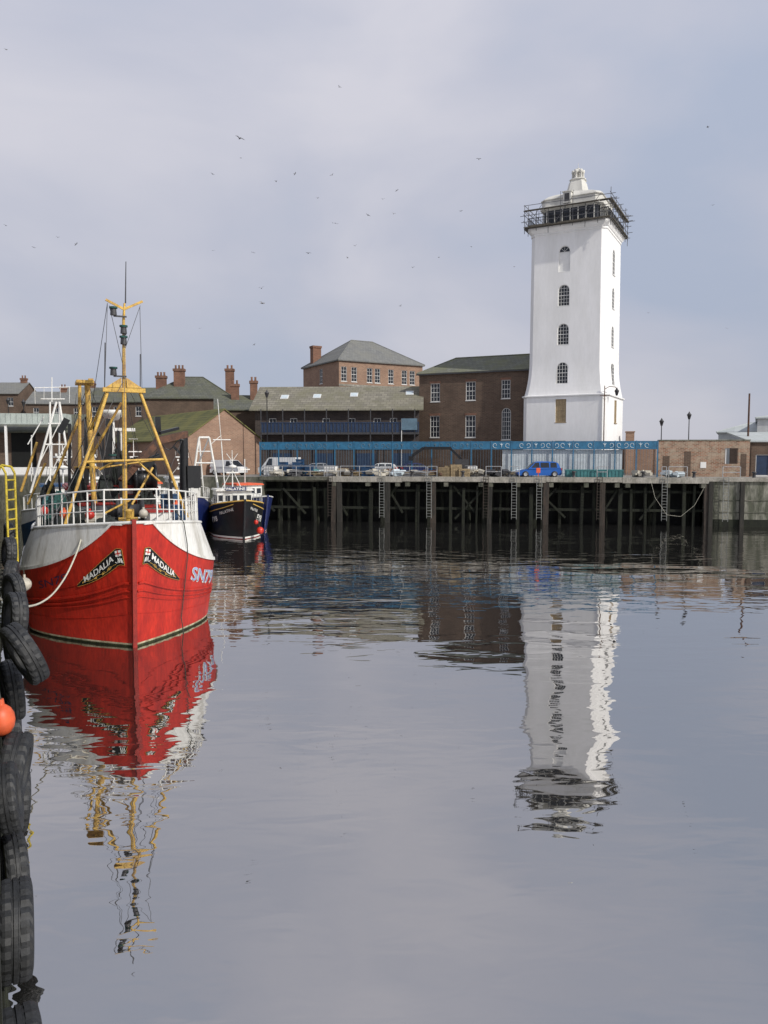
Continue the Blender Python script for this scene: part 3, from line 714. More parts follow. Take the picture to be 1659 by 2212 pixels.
mb.box(c+Vector((0,0,.8)),(.9,.4,.5)); mb.tube(c+Vector((0,0,.8)),mp_(345,985,8),.14,n=8); mb.obj('power_block',[BLACK],MT)
mb=MB(); 
mb.tube(mp_(398,1110,9),mp_(397,935,9),.24,.2,10,1)
mb.bx(mp_(384,0,9).x,mp_(414,0,9).x,8.7,9.3,mp_(0,1060,9).z,mp_(0,1008,9).z,1)
mb.beam(mp_(402,938,9),mp_(340,952,8),.3,.32); mb.beam(mp_(345,948,8),mp_(262,1040,7),.24,.28); mb.beam(mp_(385,925,9),mp_(345,935,8),.13,.13,1); mb.beam(mp_(375,965,9),mp_(400,990,9),.12,.12,1)
mb.beam(mp_(330,958,8),mp_(292,1000,7.5),.11,.11,1); mb.beam(mp_(262,1040,7),mp_(262,1075,7),.18,.18,1)
mb.path([mp_(350+8*k,960+ (12*math.sin(k*.9)),8.4) for k in range(7)],.025,5,1); mb.path([mp_(340-10*k,975+ 9*k+(8*math.sin(k*1.3)),7.8) for k in range(8)],.025,5,1)
mb.obj('knuckle_crane',[RUST,BLACK],MT)
for (a_,b_,s_,w_,h_) in(((236,905),(233,1070),9,.24,.3),((340,900),(342,940),10,.26,.26),((188,905),(186,1060),10,.24,.24),((145,905),(128,935),11,.3,.3),((255,930),(258,1075),8.5,.12,.12),((222,940),(226,1080),8,.1,.1),((150,915),(150,1080),10,.14,.14),((320,980),(318,1090),9,.12,.12),((212,960),(250,1060),9,.12,.16),((280,960),(244,1050),9.5,.1,.14),((365,1000),(372,1100),8,.12,.12),((125,1000),(132,1090),9,.1,.1)):
    mb=MB(); mb.beam(mp_(*a_,s_),mp_(*b_,s_),w_,h_); mb.obj('net_davit',[BLACK],MT)
mb=MB(); c=mp_(243,895,11); mb.lathe([(.1,-.3),(.25,-.28),(.55,.0),(.6,.12),(.5,.2),(.1,.22)],14,c); mb.tube(c-Vector((0,0,.2)),(c.x,c.y,5.3),.09,n=8)
mb.obj('radar_dome',[BWHITE],MT)
mb=MB(); c=mp_(262,928,11); mb.box(c,(1.3,.18,.16)); mb.tube(c,(c.x,c.y,5.3),.06,n=6); mb.obj('radar_scanner',[BWHITE],MT)
mb=MB(); 
pts=[MH.surf(1,1.55+.02*k,4.4-k*.42,.08) for k in range(10)]; mb.path([Vector((1.6,1.5,5.2)),pts[0]]+pts+[Vector((pts[-1].x+.1,pts[-1].y,-.2))],.02,5)
mb.obj('hanging_rope',[ROPED],MT)
mb=MB(); ctrl=[(180,1138,28.8),(172,1175,28),(158,1212,27),(140,1248,26),(115,1282,24.5),(88,1302,23),(60,1310,21.5),(32,1308,20),(8,1298,18.8),(-12,1284,17.5)]
pp=[at(*c_) for c_ in ctrl]; sm=[]
for i in range(len(pp)-1):
    p0=pp[max(i-1,0)];p1=pp[i];p2=pp[i+1];p3=pp[min(i+2,len(pp)-1)]
    for k in range(6):
        t=k/6; sm.append(.5*((2*p1)+(p2-p0)*t+(2*p0-5*p1+4*p2-p3)*t*t+(3*p1-p0-3*p2+p3)*t**3))
sm.append(pp[-1]); mb.path(sm,.03,6); mb.obj('mooring_rope',[ROPE],None,label='pale mooring rope sagging from trawler bow to the quay',category='rope')
mb=MB(); mb.lathe([(.14,0),(.14,.5),(.2,.55),(.2,.62),(.05,.62)],10,(0,1.4,4.4)); mb.bx(-.35,.35,1.3,1.5,4.6,4.7); mb.obj('mooring_post',[YEL],MT)

# ---------------------------------------------------------------- other boats
def bow_rail(T,H,n,step,y0,inset,hh,r,mt):
    mb=MB(); first=[]
    for side in(-1,1):
        pts=[]
        for i in range(n):
            y=y0+i*step; z=H.top(y); x=side*max(0,H.hb(y,z)-inset); pts.append((x,y,z+hh)); mb.tube((x,y,z),(x,y,z+hh),r,n=5)
        mb.path(pts,r*1.05,5); first.append(pts[0])
    mb.tube(first[0],first[1],r*1.05,n=5)
    mb.obj('railing',[mt],T)
P0=at(527,1165,65); PF=Frame((P0.x,P0.y),20)
PT=thing('black_fishing_boat','black-hulled fishing boat named PALATINE with white wheelhouse','fishing boat',PF.w(0,0),20)
PH=Hull(L=10,B=2.25,zs=3.35,slope=.16,zmin=2.2,k0=1.9,k1=1.2,kl=3,rake=.8,LeW=3.8,LeD=3.6,tum=.05,ex=1.75)
build_hull(PT,PH,BLACK,BLACK,boot=DRED,line=LTXT,stem=BLACK,zb=.05,line_h=.15,cap=GOLD)
for side in(-1,1):
    mb=MB(); ribbon_on_hull(mb,PH,side,lambda y:PH.zk(y)-.05,.1,9,.06,.04,0,30); mb.obj('gold_line',[GOLD],PT)
tb=PH.arc(1.8)
decal_text(PT,PH,-1,'PALATINE',.36,.9,1.75,lambda y:PH.zk(y)-.55,LTXT,.03,tab=tb,bold=.0)
decal_text(PT,PH,1,'PALATINE',.32,.5,1.3,lambda y:PH.zk(y)-.55,LTXT,.03,tab=tb,bold=.0)
decal_text(PT,PH,1,'FY8',.75,2.0,1.1,lambda y:PH.zk(y)-1.2,LTXT,.03,'registration_lettering',tb,.01)
decal_text(PT,PH,-1,'FY8',.6,3.2,1.0,lambda y:PH.zk(y)-1.0,LTXT,.03,'registration_lettering',tb,.01)
cabin(PT,-1.75,1.35,3.4,6.4,2.4,4.0,BWHITE,BWHITE,(3.1,3.6),5,BWHITE,.03)
mb=MB(); mb.bx(-1.0,.8,3.12,3.3,4.02,4.36); mb.obj('sign_board',[NAVY],PT)
vs,fs,w=text_mesh('PALATINE',.32,.008); mb=MB(); mb.add([(-.95+x*(1.65/w),3.105,4.08+z) for x,z in vs],fs); mb.obj('name_lettering',[LTXT],PT)
mb=MB(); mb.tube((-.2,4.5,4.1),(-.2,4.5,7.6),.06,.03,6); mb.box((-.2,4.5,5.6),(1.1,.14,.12)); mb.lathe([(.05,0),(.35,.05),(.38,.2),(.1,.3)],12,(-.2,4.4,6.0)); 
for s_ in(-1,1): mb.tube((-.2,4.5,6.6),(-.2+s_*.5,4.5,7.3),.03,n=5); mb.tube((-.2+s_*.9,5,4.1),(-.2,4.5,5.9),.04,n=5)
mb.obj('mast',[BWHITE],PT)
bow_rail(PT,PH,8,.5,.2,.08,.6,.02,STEEL)
for px,py in((562,1146),(553,1128)):
    mb=MB(); c=PF.loc(px,py,.2); mb.ball(c,.32 if px==562 else .2,0,14); mb.tube(c+Vector((0,0,.2)),c+Vector((-.3,.5,1.5)),.02,n=4,m=1); mb.obj('red_fender',[RED,ROPED],PT)
P0=at(570,1140,71); BF=Frame((P0.x,P0.y),35)
BT=thing('navy_fishing_boat','navy blue fishing boat with white rail and cabin','fishing boat',BF.w(0,0),35)
BH=Hull(L=9,B=2.0,zs=3.4,slope=.12,zmin=2.6,k0=2.6,k1=.7,kl=3,rake=.9,LeW=4,LeD=3.4,tum=0)
build_hull(BT,BH,NAVY,NAVY,boot=DRED,line=LTXT,stem=NAVY,cap=BWHITE)
decal_text(BT,BH,-1,'ICELE',.35,.8,1.2,lambda y:BH.zk(y)-.5,LTXT,.03,tab=BH.arc(2.4))
cabin(BT,-1.3,1.3,3.0,6,2.7,4.3,BWHITE,ORANGE,(3.5,4.0),4)
mb=MB(); mb.tube((0,4,4.5),(0,4,6.8),.05,n=6); mb.box((0,4,5.8),(1,.1,.1)); mb.obj('mast',[BWHITE],BT)
def trawler(px,Y,deg,label,hullm,L_,B_,roofm,gm,name='moored_trawler',k=1.0,x0=-1.4,x1=1.4,gant=None,zt=4.0):
    P0=at(px,1150,Y); fr=Frame((P0.x,P0.y),deg)
    T=thing(name,label,'fishing boat',fr.w(0,0),deg)
    H=Hull(L=L_,B=B_,zs=zt,slope=.12,zmin=2.7,k0=2.3,k1=1.5,kl=2.5,rake=.8,LeW=4.6,LeD=4.2,tum=.1)
    build_hull(T,H,hullm,BWHITE,stem=hullm)
    cabin(T,x0,x1,5.2,8.6,2.8,5.0,BWHITE,roofm,(4.1,4.65),4)
    mb=MB()
    if gant:
        for a_,b_,s1,s2,r in gant: mb.tube(fr.loc(*a_,s1),fr.loc(*b_,s2),r,r,6)
    else:
        for s_ in(-1,1):
            mb.tube((s_*1.3,9.2,2.8),(s_*.45,9.2,9.6*k),.08,n=7)
            for z in(4.2,5.6,7.0,8.4):
                w_=lerp(1.3,.45,(z-2.8)/6.8/k); mb.tube((-w_,9.2,z),(w_,9.2,z+.0),.04,n=5)
        mb.tube((0,9.2,9.5*k),(0,9.2,11.5*k),.04,.02,6); mb.box((0,9.2,10.3*k),(1.2,.08,.08))
    mb.obj('net_gantry',[gm],T)
    mb=MB(); mb.tube((0,6.5,5.1),(0,6.5,9.2*k),.06,.03,6); mb.box((0,6.5,7.0),(1.2,.1,.1)); mb.lathe([(.05,0),(.3,.05),(.35,.2),(.1,.3)],12,(0,6.4,7.2*k)); mb.box((0,6.3,8*k),(.8,.1,.1))
    for s_ in(-1,1):
        mb.tube((s_*.6,6.5,7),(s_*.6,6.5,9.4*k),.014,n=4); mb.tube((s_*1.2,6.5,5.1),(0,6.5,8.2*k),.025,n=4)
        for z in(7.4,8.4): mb.box((s_*.4,6.4,z*k),(.14,.14,.18))
    mb.obj('mast',[BWHITE],T)
    bow_rail(T,H,12,.55,.3,.1,.9,.025,BWHITE)
    return T,fr
G1=[((122,868),(66,1065),5,5,.075),((108,868),(108,1065),5,5,.06),((128,868),(158,1065),5,5,.075),((128,868),(128,1065),7,9,.06),((94,960),(142,960),5,5,.05),((104,915),(135,915),5,5,.05),((80,1010),(150,1010),5,5,.05),((112,868),(112,815),5,5,.035),((75,838),(152,836),5,5,.03),((88,862),(140,862),5,5,.04),((80,1010),(128,915),5,5,.035),((142,960),(90,1060),5,5,.035),((75,838),(76,872),5,5,.02),((150,836),(150,870),5,5,.02),((95,835),(95,862),5,5,.015),((130,832),(130,862),5,5,.015),((60,960),(95,900),6,6,.04),((68,1040),(68,940),7,7,.04)]
trawler(150,47,25,'white and blue trawler with tall white lattice gantry and aerials',BLUE,13,2.7,BLUE,BWHITE,gant=G1,k=.85)
trawler(330,52,25,'fishing boat with orange cabin trim and white mast moored behind others',ORANGE,12,2.6,ORANGE,BWHITE,k=.72)
G2=[((430,945),(412,1070),4,4,.10),((452,945),(474,1070),4,4,.10),((430,945),(452,945),4,4,.10),((420,1000),(462,1000),4,4,.07),((425,975),(458,975),4,4,.05),((430,945),(440,1070),6,6,.08),((452,945),(400,1070),4,8,.07),((470,862),(478,955),4,4,.03),((478,955),(486,1060),4,4,.05),((478,940),(455,960),4,4,.03),((460,950),(498,950),4,4,.05)]
trawler(418,66,22,'white fishing boat with white A-frame gantry moored behind black boat',NAVY,9.5,2.1,WHITE,BWHITE,k=.8,gant=G2,zt=3.6)
trawler(215,64,26,'green and white trawler moored behind red trawler',TEAL,12,2.5,WHITE,DSTEEL,k=.85)

# ---------------------------------------------------------------- tower
TW=-28
TP=at(1238,1000,92.5); TF=Frame((TP.x,TP.y),TW,QZ)
TT=thing('lighthouse_tower','tall white square lighthouse tower with flared base and arched windows','lighthouse',TF.w(0,0),TW)
hf=4.28; ch=.5
zB=TF.loc(1215,855,-hf-.35).z; zC=TF.loc(1215,490,-hf).z; zF=zB+4.0
def kz(z):
    b=1+.022*clamp((zC-z)/(zC-zB))
    if z<zF: b+=.105*((zF-max(z,zB))/(zF-zB))**2.0
    return b
def sq(h,z,c): return [(-h+c,-h,z),(h-c,-h,z),(h,-h+c,z),(h,h-c,z),(h-c,h,z),(-h+c,h,z),(-h,h-c,z),(-h,-h+c,z)]
cuts=[zB+(zF-zB)*i/8 for i in range(9)]
mb=MB()
xc=TF.loc(1217,700,-hf).x
def zz(py): return TF.loc(1217,py,-hf).z
rows=[(829,782),(745,699),(661,615),(587,531)]
ww=TF.loc(1230,700,-hf).x-TF.loc(1205.5,700,-hf).x
wside=[('front',(-hf+ch,-hf,0),(1,0,0),(0,-1,0),xc+hf-ch,0,.16),('right',(hf,-hf+ch,0),(0,1,0),(1,0,0),hf-ch,90,.07)]
for (fc,o,ux,n,xx,rz,dp) in wside:
    ops=[]
    for i,(yb,yt) in enumerate(rows):
        z0,z1=zz(yb),zz(yt); ops.append((xx-ww/2,xx+ww/2,z0,z1,True))
        blind=(i==3 and fc=='front')
        me=window_mesh(ww,z1-z0,1 if blind else 4,1 if blind else 6,True,WHITE if blind else FRAME,WHITE if blind else None)
        kk=kz(z0+.6); p=(Vector(o)+Vector(ux)*xx-Vector(n)*dp); p=Vector((p.x*kk,p.y*kk,z0))
        mk('window',me,TT,p,rz)
        if blind:
            m2=MB(); r_=ww/2-.08; zc_=z1-ww/2
            m2.add([(p.x+r_*math.cos(math.pi*k/8),p.y-.055,zc_+r_*math.sin(math.pi*k/8)) for k in range(9)],[tuple(range(9))])
            for k in(1,2,3): m2.tube((p.x,p.y-.07,zc_),(p.x+r_*math.cos(math.pi*k/4),p.y-.07,zc_+r_*math.sin(math.pi*k/4)),.02,n=4,m=1)
            m2.obj('fanlight',[GLASS,FRAME],TT)
    wallface(mb,o,ux,n,2*(hf-ch),zB,zC,ops,0,dp+.01,cuts)
for (o,ux,n) in (((hf-ch,hf,0),(-1,0,0),(0,1,0)),((-hf,hf-ch,0),(0,-1,0),(-1,0,0))):
    wallface(mb,o,ux,n,2*(hf-ch),zB,zC,[],0,.2,cuts)
for (a_,b_) in (((hf-ch,-hf),(hf,-hf+ch)),((hf,hf-ch),(hf-ch,hf)),((-hf+ch,hf),(-hf,hf-ch)),((-hf,-hf+ch),(-hf+ch,-hf))):
    zs_=cuts+[zC]
    for j in range(len(zs_)-1): mb.add([(*a_,zs_[j]),(*b_,zs_[j]),(*b_,zs_[j+1]),(*a_,zs_[j+1])],[(0,1,2,3)])
mb.v=[(x*kz(z),y*kz(z),z) for x,y,z in mb.v]
mb.obj('shaft',[TOWERW],TT)
hp_=hf*1.13
mb=MB(); ops_f=[];ops_r=[]
zwin=[(TF.loc(1215,912,-hp_).z,TF.loc(1215,862,-hp_).z),(.35,TF.loc(1215,952,-hp_).z)]
for i,(z0,z1) in enumerate(zwin):
    xx=xc+hp_-ch; ops_f.append((xx-.62,xx+.62,z0,z1,False)); mk('window' if i==0 else 'door',window_mesh(1.24,z1-z0,3,4,False,TIMBER,BOARDB),TT,(xc,-hp_+.15,z0),0)
    xx=hp_-ch; ops_r.append((xx-.62,xx+.62,z0,z1,False)); mk('window' if i==0 else 'door',window_mesh(1.24,z1-z0,3,4,False,TIMBER,BOARDB),TT,(hp_-.06,0,z0),90)
wl=2*(hp_-ch)
wallface(mb,(-hp_+ch,-hp_,0),(1,0,0),(0,-1,0),wl,-.1,zB-.12,ops_f,0,.15); wallface(mb,(hp_,-hp_+ch,0),(0,1,0),(1,0,0),wl,-.1,zB-.12,ops_r,0,.07)
wallface(mb,(hp_-ch,hp_,0),(-1,0,0),(0,1,0),wl,-.1,zB-.12,[]); wallface(mb,(-hp_,hp_-ch,0),(0,-1,0),(-1,0,0),wl,-.1,zB-.12,[])
for (a_,b_) in (((hp_-ch,-hp_),(hp_,-hp_+ch)),((hp_,hp_-ch),(hp_-ch,hp_)),((-hp_+ch,hp_),(-hp_,hp_-ch)),((-hp_,-hp_+ch),(-hp_+ch,-hp_))):
    mb.add([(*a_,-.1),(*b_,-.1),(*b_,zB-.12),(*a_,zB-.12)],[(0,1,2,3)])
mb.obj('base_storey',[TOWERW],TT)
mb=MB(); mb.loops([sq(hp_+.02,zB-.12,ch),sq(hp_+.17,zB-.04,ch),sq(hp_+.17,zB+.08,ch),sq(hf*kz(zB)-.02,zB+.14,ch)]); mb.obj('string_course',[TOWERW],TT)
mb=MB(); mb.loops([sq(hf,zC-.7,ch),sq(hf+.08,zC-.68,ch),sq(hf+.08,zC-.45,ch),sq(hf+.16,zC-.4,ch),sq(hf+.32,zC-.1,ch*.8),sq(hf+.36,zC,ch*.8),sq(hf+.36,zC+.22,ch*.8)]); mb.obj('cornice',[TOWERW],TT)
mb=MB(); hr=hf+.22; zr=zC+.22
for s_ in(-1,1):
    for z in(.15,1.15): mb.tube((-hr,s_*hr,zr+z),(hr,s_*hr,zr+z),.045,n=5); mb.tube((s_*hr,-hr,zr+z),(s_*hr,hr,zr+z),.045,n=5)
    k=-hr
    while k<hr: mb.tube((k,s_*hr,zr),(k,s_*hr,zr+1.15),.022,n=4); mb.tube((s_*hr,k,zr),(s_*hr,k,zr+1.15),.022,n=4); k+=.2
mb.obj('balcony_railing',[BLACK],TT)
hl=3.3; zE=TF.loc(1215,449,-hl).z
mb=MB(); mb.loops([sq(hl,zr-.1,.6),sq(hl,zr+.5,.6)],1); mb.loops([sq(hl-.08,zr+.5,.6),sq(hl-.08,zE-.1,.6)],0); mb.loops([sq(hl,zE-.1,.6),sq(hl,zE,.6)],1)
for s_ in(-1,1):
    for i in range(7):
        x=-hl+.6+i*(2*hl-1.2)/6; mb.bx(x-.05,x+.05,s_*hl-.06,s_*hl+.02,zr+.5,zE-.1,1); mb.bx(s_*hl-.06,s_*hl+.02,x-.05,x+.05,zr+.5,zE-.1,1)
mb.obj('lantern_room',[GLASS,ROOFW],TT)
zt=TF.loc(1243,370,0).z; zd=TF.loc(1243,408,0).z; zn=TF.loc(1243,392,0).z
mb=MB(); prof=[(hl+.15,zE),(hl+.3,zE+.06),(hl+.3,zE+.3),(hl+.15,zE+.36),(hl+.12,zE+1.0),(hl+.25,zE+1.08),(hl+.2,zE+1.2),(hl-.15,zE+1.5),(hl-.75,zE+1.8),(hl-1.45,zE+2.0),(1.45,zE+2.12),(1.15,zE+2.4),(.9,zn-.35),(.78,zn-.08),(.9,zn)]
mb.loops([sq(h_,z,min(.6,h_*.3)) for h_,z in prof],0)
mb.obj('roof',[ROOFW],TT)
mb=MB(); mb.bx(xc-.45,xc+.45,-hl-.35,-hl+.8,zE+.4,zE+1.6); mb.bx(xc-.55,xc+.55,-hl-.42,-hl+.8,zE+1.603,zE+1.72); mb.bx(xc-.28,xc+.28,-hl-.37,-hl-.353,zE+.6,zE+1.45,1); mb.obj('light_window',[ROOFW,DSTEEL],TT)
mb=MB(); mb.lathe([(.95,zn),(.95,zn+.12),(.5,zn+.14)],12)
for i in range(7):
    t=i*math.pi/3+.3; rr_=.55 if i<6 else 0; mb.lathe([(.2,zn+.1),(.15,zt-.35),(.22,zt-.3),(.2,zt+(.25 if i==6 else 0)),(.1,zt+(.25 if i==6 else 0))],8,(rr_*math.cos(t),rr_*math.sin(t),0))
mb.tube((0,0,zn),(0,0,zt+.9),.05,.02,6); mb.obj('chimney_cluster',[ROOFW],TT)
ST=thing('scaffolding','steel tube scaffolding around the lighthouse tower top','scaffolding',TF.w(0,0),TW)
mb=MB(); hs=4.85; z0=zC-.35; z1=TF.loc(1215,422,-hs).z; random.seed(11)
k=-hs
pos=[]
while k<=hs+.01:
    pos+= [(k,-hs),(k,hs),(-hs,k),(hs,k)]
    k+=hs*2/7
for (x,y) in pos:
    top=z1+random.uniform(-1.4,.5); mb.tube((x,y,z0+random.uniform(-.4,.3)),(x,y,top),.034,n=5)
    if random.random()<.6: mb.tube((x,y,z0+.8),(x*.9,y*.9,z0+.8),.03,n=5)
for z in(z0+.5,z0+1.3,z0+2.0,z0+2.6,z1-.5):
    for s_ in(-1,1):
        a_=hs+random.uniform(.0,.7); b_=hs+random.uniform(.0,.7)
        mb.tube((-a_,s_*hs,z),(b_,s_*hs,z+random.uniform(-.12,.12)),.034,n=5); mb.tube((s_*hs,-a_,z),(s_*hs,b_,z+random.uniform(-.12,.12)),.034,n=5)
for s_ in(-1,1):
    for i in range(3):
        x=-hs+i*3.2; mb.tube((x,s_*hs,z0+.4),(x+2.2,s_*hs,z1-.4),.028,n=5); mb.tube((s_*hs,x,z0+.4),(s_*hs,x+2.2,z1-.4),.028,n=5)
for i in range(5): y=-hs+i*2.3; mb.tube((hs-1.2,y,z0+2.4),(hs+.9,y,z0+2.4),.03,n=5); mb.tube((y,-hs+1,z0+2.4),(y,-hs-.5,z0+2.4),.03,n=5)
mb.obj('scaffold_poles',[mat('scaffold_tube',(.15,.15,.16),.6,col2=(.06,.06,.065),scale=1.5)],ST)
mb=MB()
for s_ in(-1,1):
    for z in(z0+.55,):
        mb.bx(-hs,hs,s_*hs-.45,s_*hs+.15,z,z+.05); 
        mb.bx(s_*hs-.3 if s_>0 else -hs-.2,s_*hs+.2 if s_>0 else -hs+.3,-hs+.45,hs-.45,z+.01,z+.055)
mb.bx(hs-.3,hs+.15,-hs,hs,z0+2.45,z0+2.5); mb.bx(-hs,hs,-hs-.3,-hs+.1,z0+2.451,z0+2.5)
mb.bx(hs+.02,hs+.06,-hs,hs,z0+2.5,z0+2.72)
mb.bx(-hs+.4,-hs+3,-hs-.061,-hs-.021,z0+.6,z0+.85); mb.bx(-1,2.5,-hs-.061,-hs-.021,z0+.62,z0+.8)
mb.obj('scaffold_boards',[mat('scaffold_board',(.14,.125,.10),.9,var=.5,scale=3)],ST)

# ---------------------------------------------------------------- brick house by tower
P0=at(1135,1000,92.5); HF=Frame((P0.x,P0.y),-24,QZ)
x0=HF.x(905); x1=HF.x(1148)
h=HF.loc(1010,806,0).z; d=9.5; rr=HF.loc(1100,768,d/2).z-h
ws=[]
for a_,b_,t_,bo,ar in((930,950,828,868,0),(1006,1027,824,865,0),(1083,1102,820,861,0),(929,949,898,945,0),(1005,1027,897,945,0),(1083,1103,881,950,1)):
    l=HF.loc(a_,bo);r_=HF.loc(b_,t_); w_=HF.loc(b_,bo).x-l.x; ws.append((l.x+w_/2,l.z,w_,r_.z-l.z,bool(ar),3 if not ar else 4,4 if not ar else 7))
T,ro=building('brick_house','dark brown brick house with slate roof and white sash windows',HF,x0,x1,d,h,'hip',rr,BR_DARK,SLATEH,{'front':ws},.25,rc=(3.2,.3))
mb=MB(); mb.bx(x0-.3,x1,-.36,-.25,h-.05,h+.1); mb.obj('gutter',[DSTEEL],T)
for q in ws: 
    if not q[4]:
        mb=MB(); mb.bx(q[0]-q[2]/2-.1,q[0]+q[2]/2+.1,-.03,-.003,q[1]+q[3],q[1]+q[3]+.28); mb.obj('brick_lintel',[BR_CH],T)

# ---------------------------------------------------------------- long building with balcony
P0=at(725,1000,96); LF=Frame((P0.x,P0.y),-3,QZ)
x0=LF.x(552); x1=LF.x(905)
h=LF.loc(725,880).z; d=11; rr=LF.loc(725,838,d/2).z-h
zf=LF.loc(725,934,-1.4).z; zt_=LF.loc(725,914,-1.4).z
ws=[]
for px in(590,635,705,760,815,850): ws.append((LF.x(px),zf+.1,.9,1.7,False,2,3))
T,ro=building('balcony_building','long low building with mossy stone roof and blue balcony',LF,x0,x1,d,h,'gable',rr,BR_BLACK,STONER,{'front':ws},.9)
for px,py in((615,862),(685,860),(765,857),(885,853)):
    sl_=rr/(d/2); best=None
    for i in range(60):
        y=i/60*d/2; q=LF.loc(px,py,y); zr_=h+y*sl_
        if best is None or abs(q.z-zr_)<best[0]: best=(abs(q.z-zr_),q.x,y,zr_)
    mb=MB(); M=Matrix.Rotation(math.atan(sl_),3,'X'); mb.box((0,0,0),(1.0,1.2,.08),0,M); mb.box(M@Vector((0,0,.045)),(.8,1.0,.03),1,M)
    mb.obj('skylight',[FRAME,PALE],T,(best[1],best[2],best[3]+.24))
mb=MB(); mb.bx(x0+1,x1,-1.5,-.01,zf-.25,zf)
xx=x0+1
while xx<x1: mb.bx(xx,xx+.12,-1.5,-1.38,0,h-.3); xx+=2.7
xx=x0+1
mb.bx(x0+1,x1,-1.47,-1.43,zf,zt_,1)
mb.bx(x0+1,x1,-1.52,-1.38,zt_,zt_+.1,1)
while xx<x1: mb.bx(xx-.03,xx+.03,-1.53,-1.48,zf,zt_,0); xx+=.45
mb.obj('balcony',[DSTEEL,NBLUE],T)
for a_ in(610,700,790,870):
    mb=MB(); mb.bx(LF.x(a_)-1.2,LF.x(a_)+1.2,-.04,-.003,.1,2.6); mb.obj('door',[NBLUE],T)
mb=MB(); c=LF.loc(880,920,-1.6); mb.tube((LF.x(868),-1.6,0),(LF.x(868),-1.6,LF.loc(868,905,-1.6).z),.05,n=6,m=1); mb.bx(LF.x(868),c.x+1.2,-1.7,-1.6,c.z-.5,c.z+.9)
mb.obj('notice_panel',[PALGREY,FRAME],T)

# ---------------------------------------------------------------- upper hipped brick building
P0=at(733,1000,122); UF=Frame((P0.x,P0.y),30,QZ)
x1=UF.x(912); h=UF.loc(733,779).z; 
def side_depth(fr,px):
    lo,hi=0,60
    for _ in range(40):
        m=(lo+hi)/2
        p=fr.w(0,m); pxx=829.5+F*p.x/p.y
        if pxx>px: lo=m
        else: hi=m
    return lo
d=side_depth(UF,657)
ws=[]; wl_=[]
for a_,b_ in((738,748),(760,770),(794,803),(811,820),(840,849),(869,878),(887,894)):
    ws.append((UF.loc((a_+b_)/2,800).x,UF.loc(790,826).z,1.0,2.3,False,2,4))
wl_.append((d*.52,UF.loc(760,823).z,1.2,2.4,False,3,4))
rr=UF.loc(790,738,d/2).z-h
T,ro=building('hipped_roof_building','red-brown brick building with grey hipped slate roof',UF,0,x1,d,h,'hip',rr,BR_RED,SLATE,{'front':ws,'left':wl_},.3,rc=(d*.42,d*.42))
mb=MB(); mb.bx(-.02,x1+.02,-.06,-.003,h-3.9,h-3.6); mb.obj('stone_band',[CONC],T)
chimney(T,1.2,d-2.5,h+.2,UF.loc(683,748,d-2.5).z,1.5,1.2,0)

# ---------------------------------------------------------------- gabled market with mossy roof
P0=at(400,1000,90); GF=Frame((P0.x,P0.y),38,QZ)
xg=GF.x(566)
h=GF.loc(520,945).z-.3; rr=GF.loc(478,885,0).z-h
T,ro=building('gabled_warehouse','brick warehouse with mossy pitched roof and plain gable end',GF,0,xg,26,h,'gable_y',rr,BR_RED,MOSSR,{},.3)
P0=at(400,1000,112); CF=Frame((P0.x,P0.y),4,QZ)
x0=CF.x(312); x1=CF.x(505); h=CF.loc(400,862).z; rr=CF.loc(400,815,5).z-h
T,ro=building('chimney_house','old brick house with slate hip roof and tall chimneys',CF,x0,x1,10,h,'hip',rr,BR_DARK,SLATEG,{},.3)
for px,pt,w_,n_ in((352,812,1.4,3),(391,797,1.5,3),(499,797,1.2,2)):
    chimney(T,CF.x(px,3),3,h-.5,CF.loc(px,pt,3).z,w_,1.0,n_)
P0=at(520,1000,105); DF=Frame((P0.x,P0.y),12,QZ)
x0=DF.x(466); x1=DF.x(566); h=DF.loc(520,885).z; rr=DF.loc(520,856,4).z-h
T,ro=building('slate_cottage','low brick cottage with slate roof and two chimneys',DF,x0,x1,8,h,'gable',rr,BR_DARK,SLATEG,{},.3)
for px,pt,w_,n_ in((510,830,1.1,2),(550,823,1.0,2)): chimney(T,DF.x(px,3),3,h,DF.loc(px,pt,3).z,w_,.9,n_,BR_CH)
for (pl,pr,pe,pt,Y,dg,nm,chs) in((185,325,868,840,130,-6,SLATEG,(.5,)),(60,190,872,848,145,5,SLATE,(.5,)),(-60,45,850,828,150,0,SLATE,(.9,)),(130,240,858,838,165,10,SLATE,(.6,))):
    P0=at((pl+pr)/2,1000,Y); fr=Frame((P0.x,P0.y),dg,QZ)
    x0=fr.x(pl);x1=fr.x(pr);h=fr.loc((pl+pr)/2,pe).z; rr=fr.loc((pl+pr)/2,pt,4.5).z-h
    nws=int((x1-x0)/3); ws=[(x0+(i+.5)*(x1-x0)/nws,h-2.4,1.0,1.6,False,2,2) for i in range(nws)]
    T,ro=building('terraced_house','distant brick terrace house with slate roof and chimneys',fr,x0,x1,9,h,'gable',rr,BR_DARK,nm,{'front':ws},.3)
    for t in chs: chimney(T,x0+(x1-x0)*t,4.5,h+rr-.6,h+rr+1.0,1.1,.7,2)

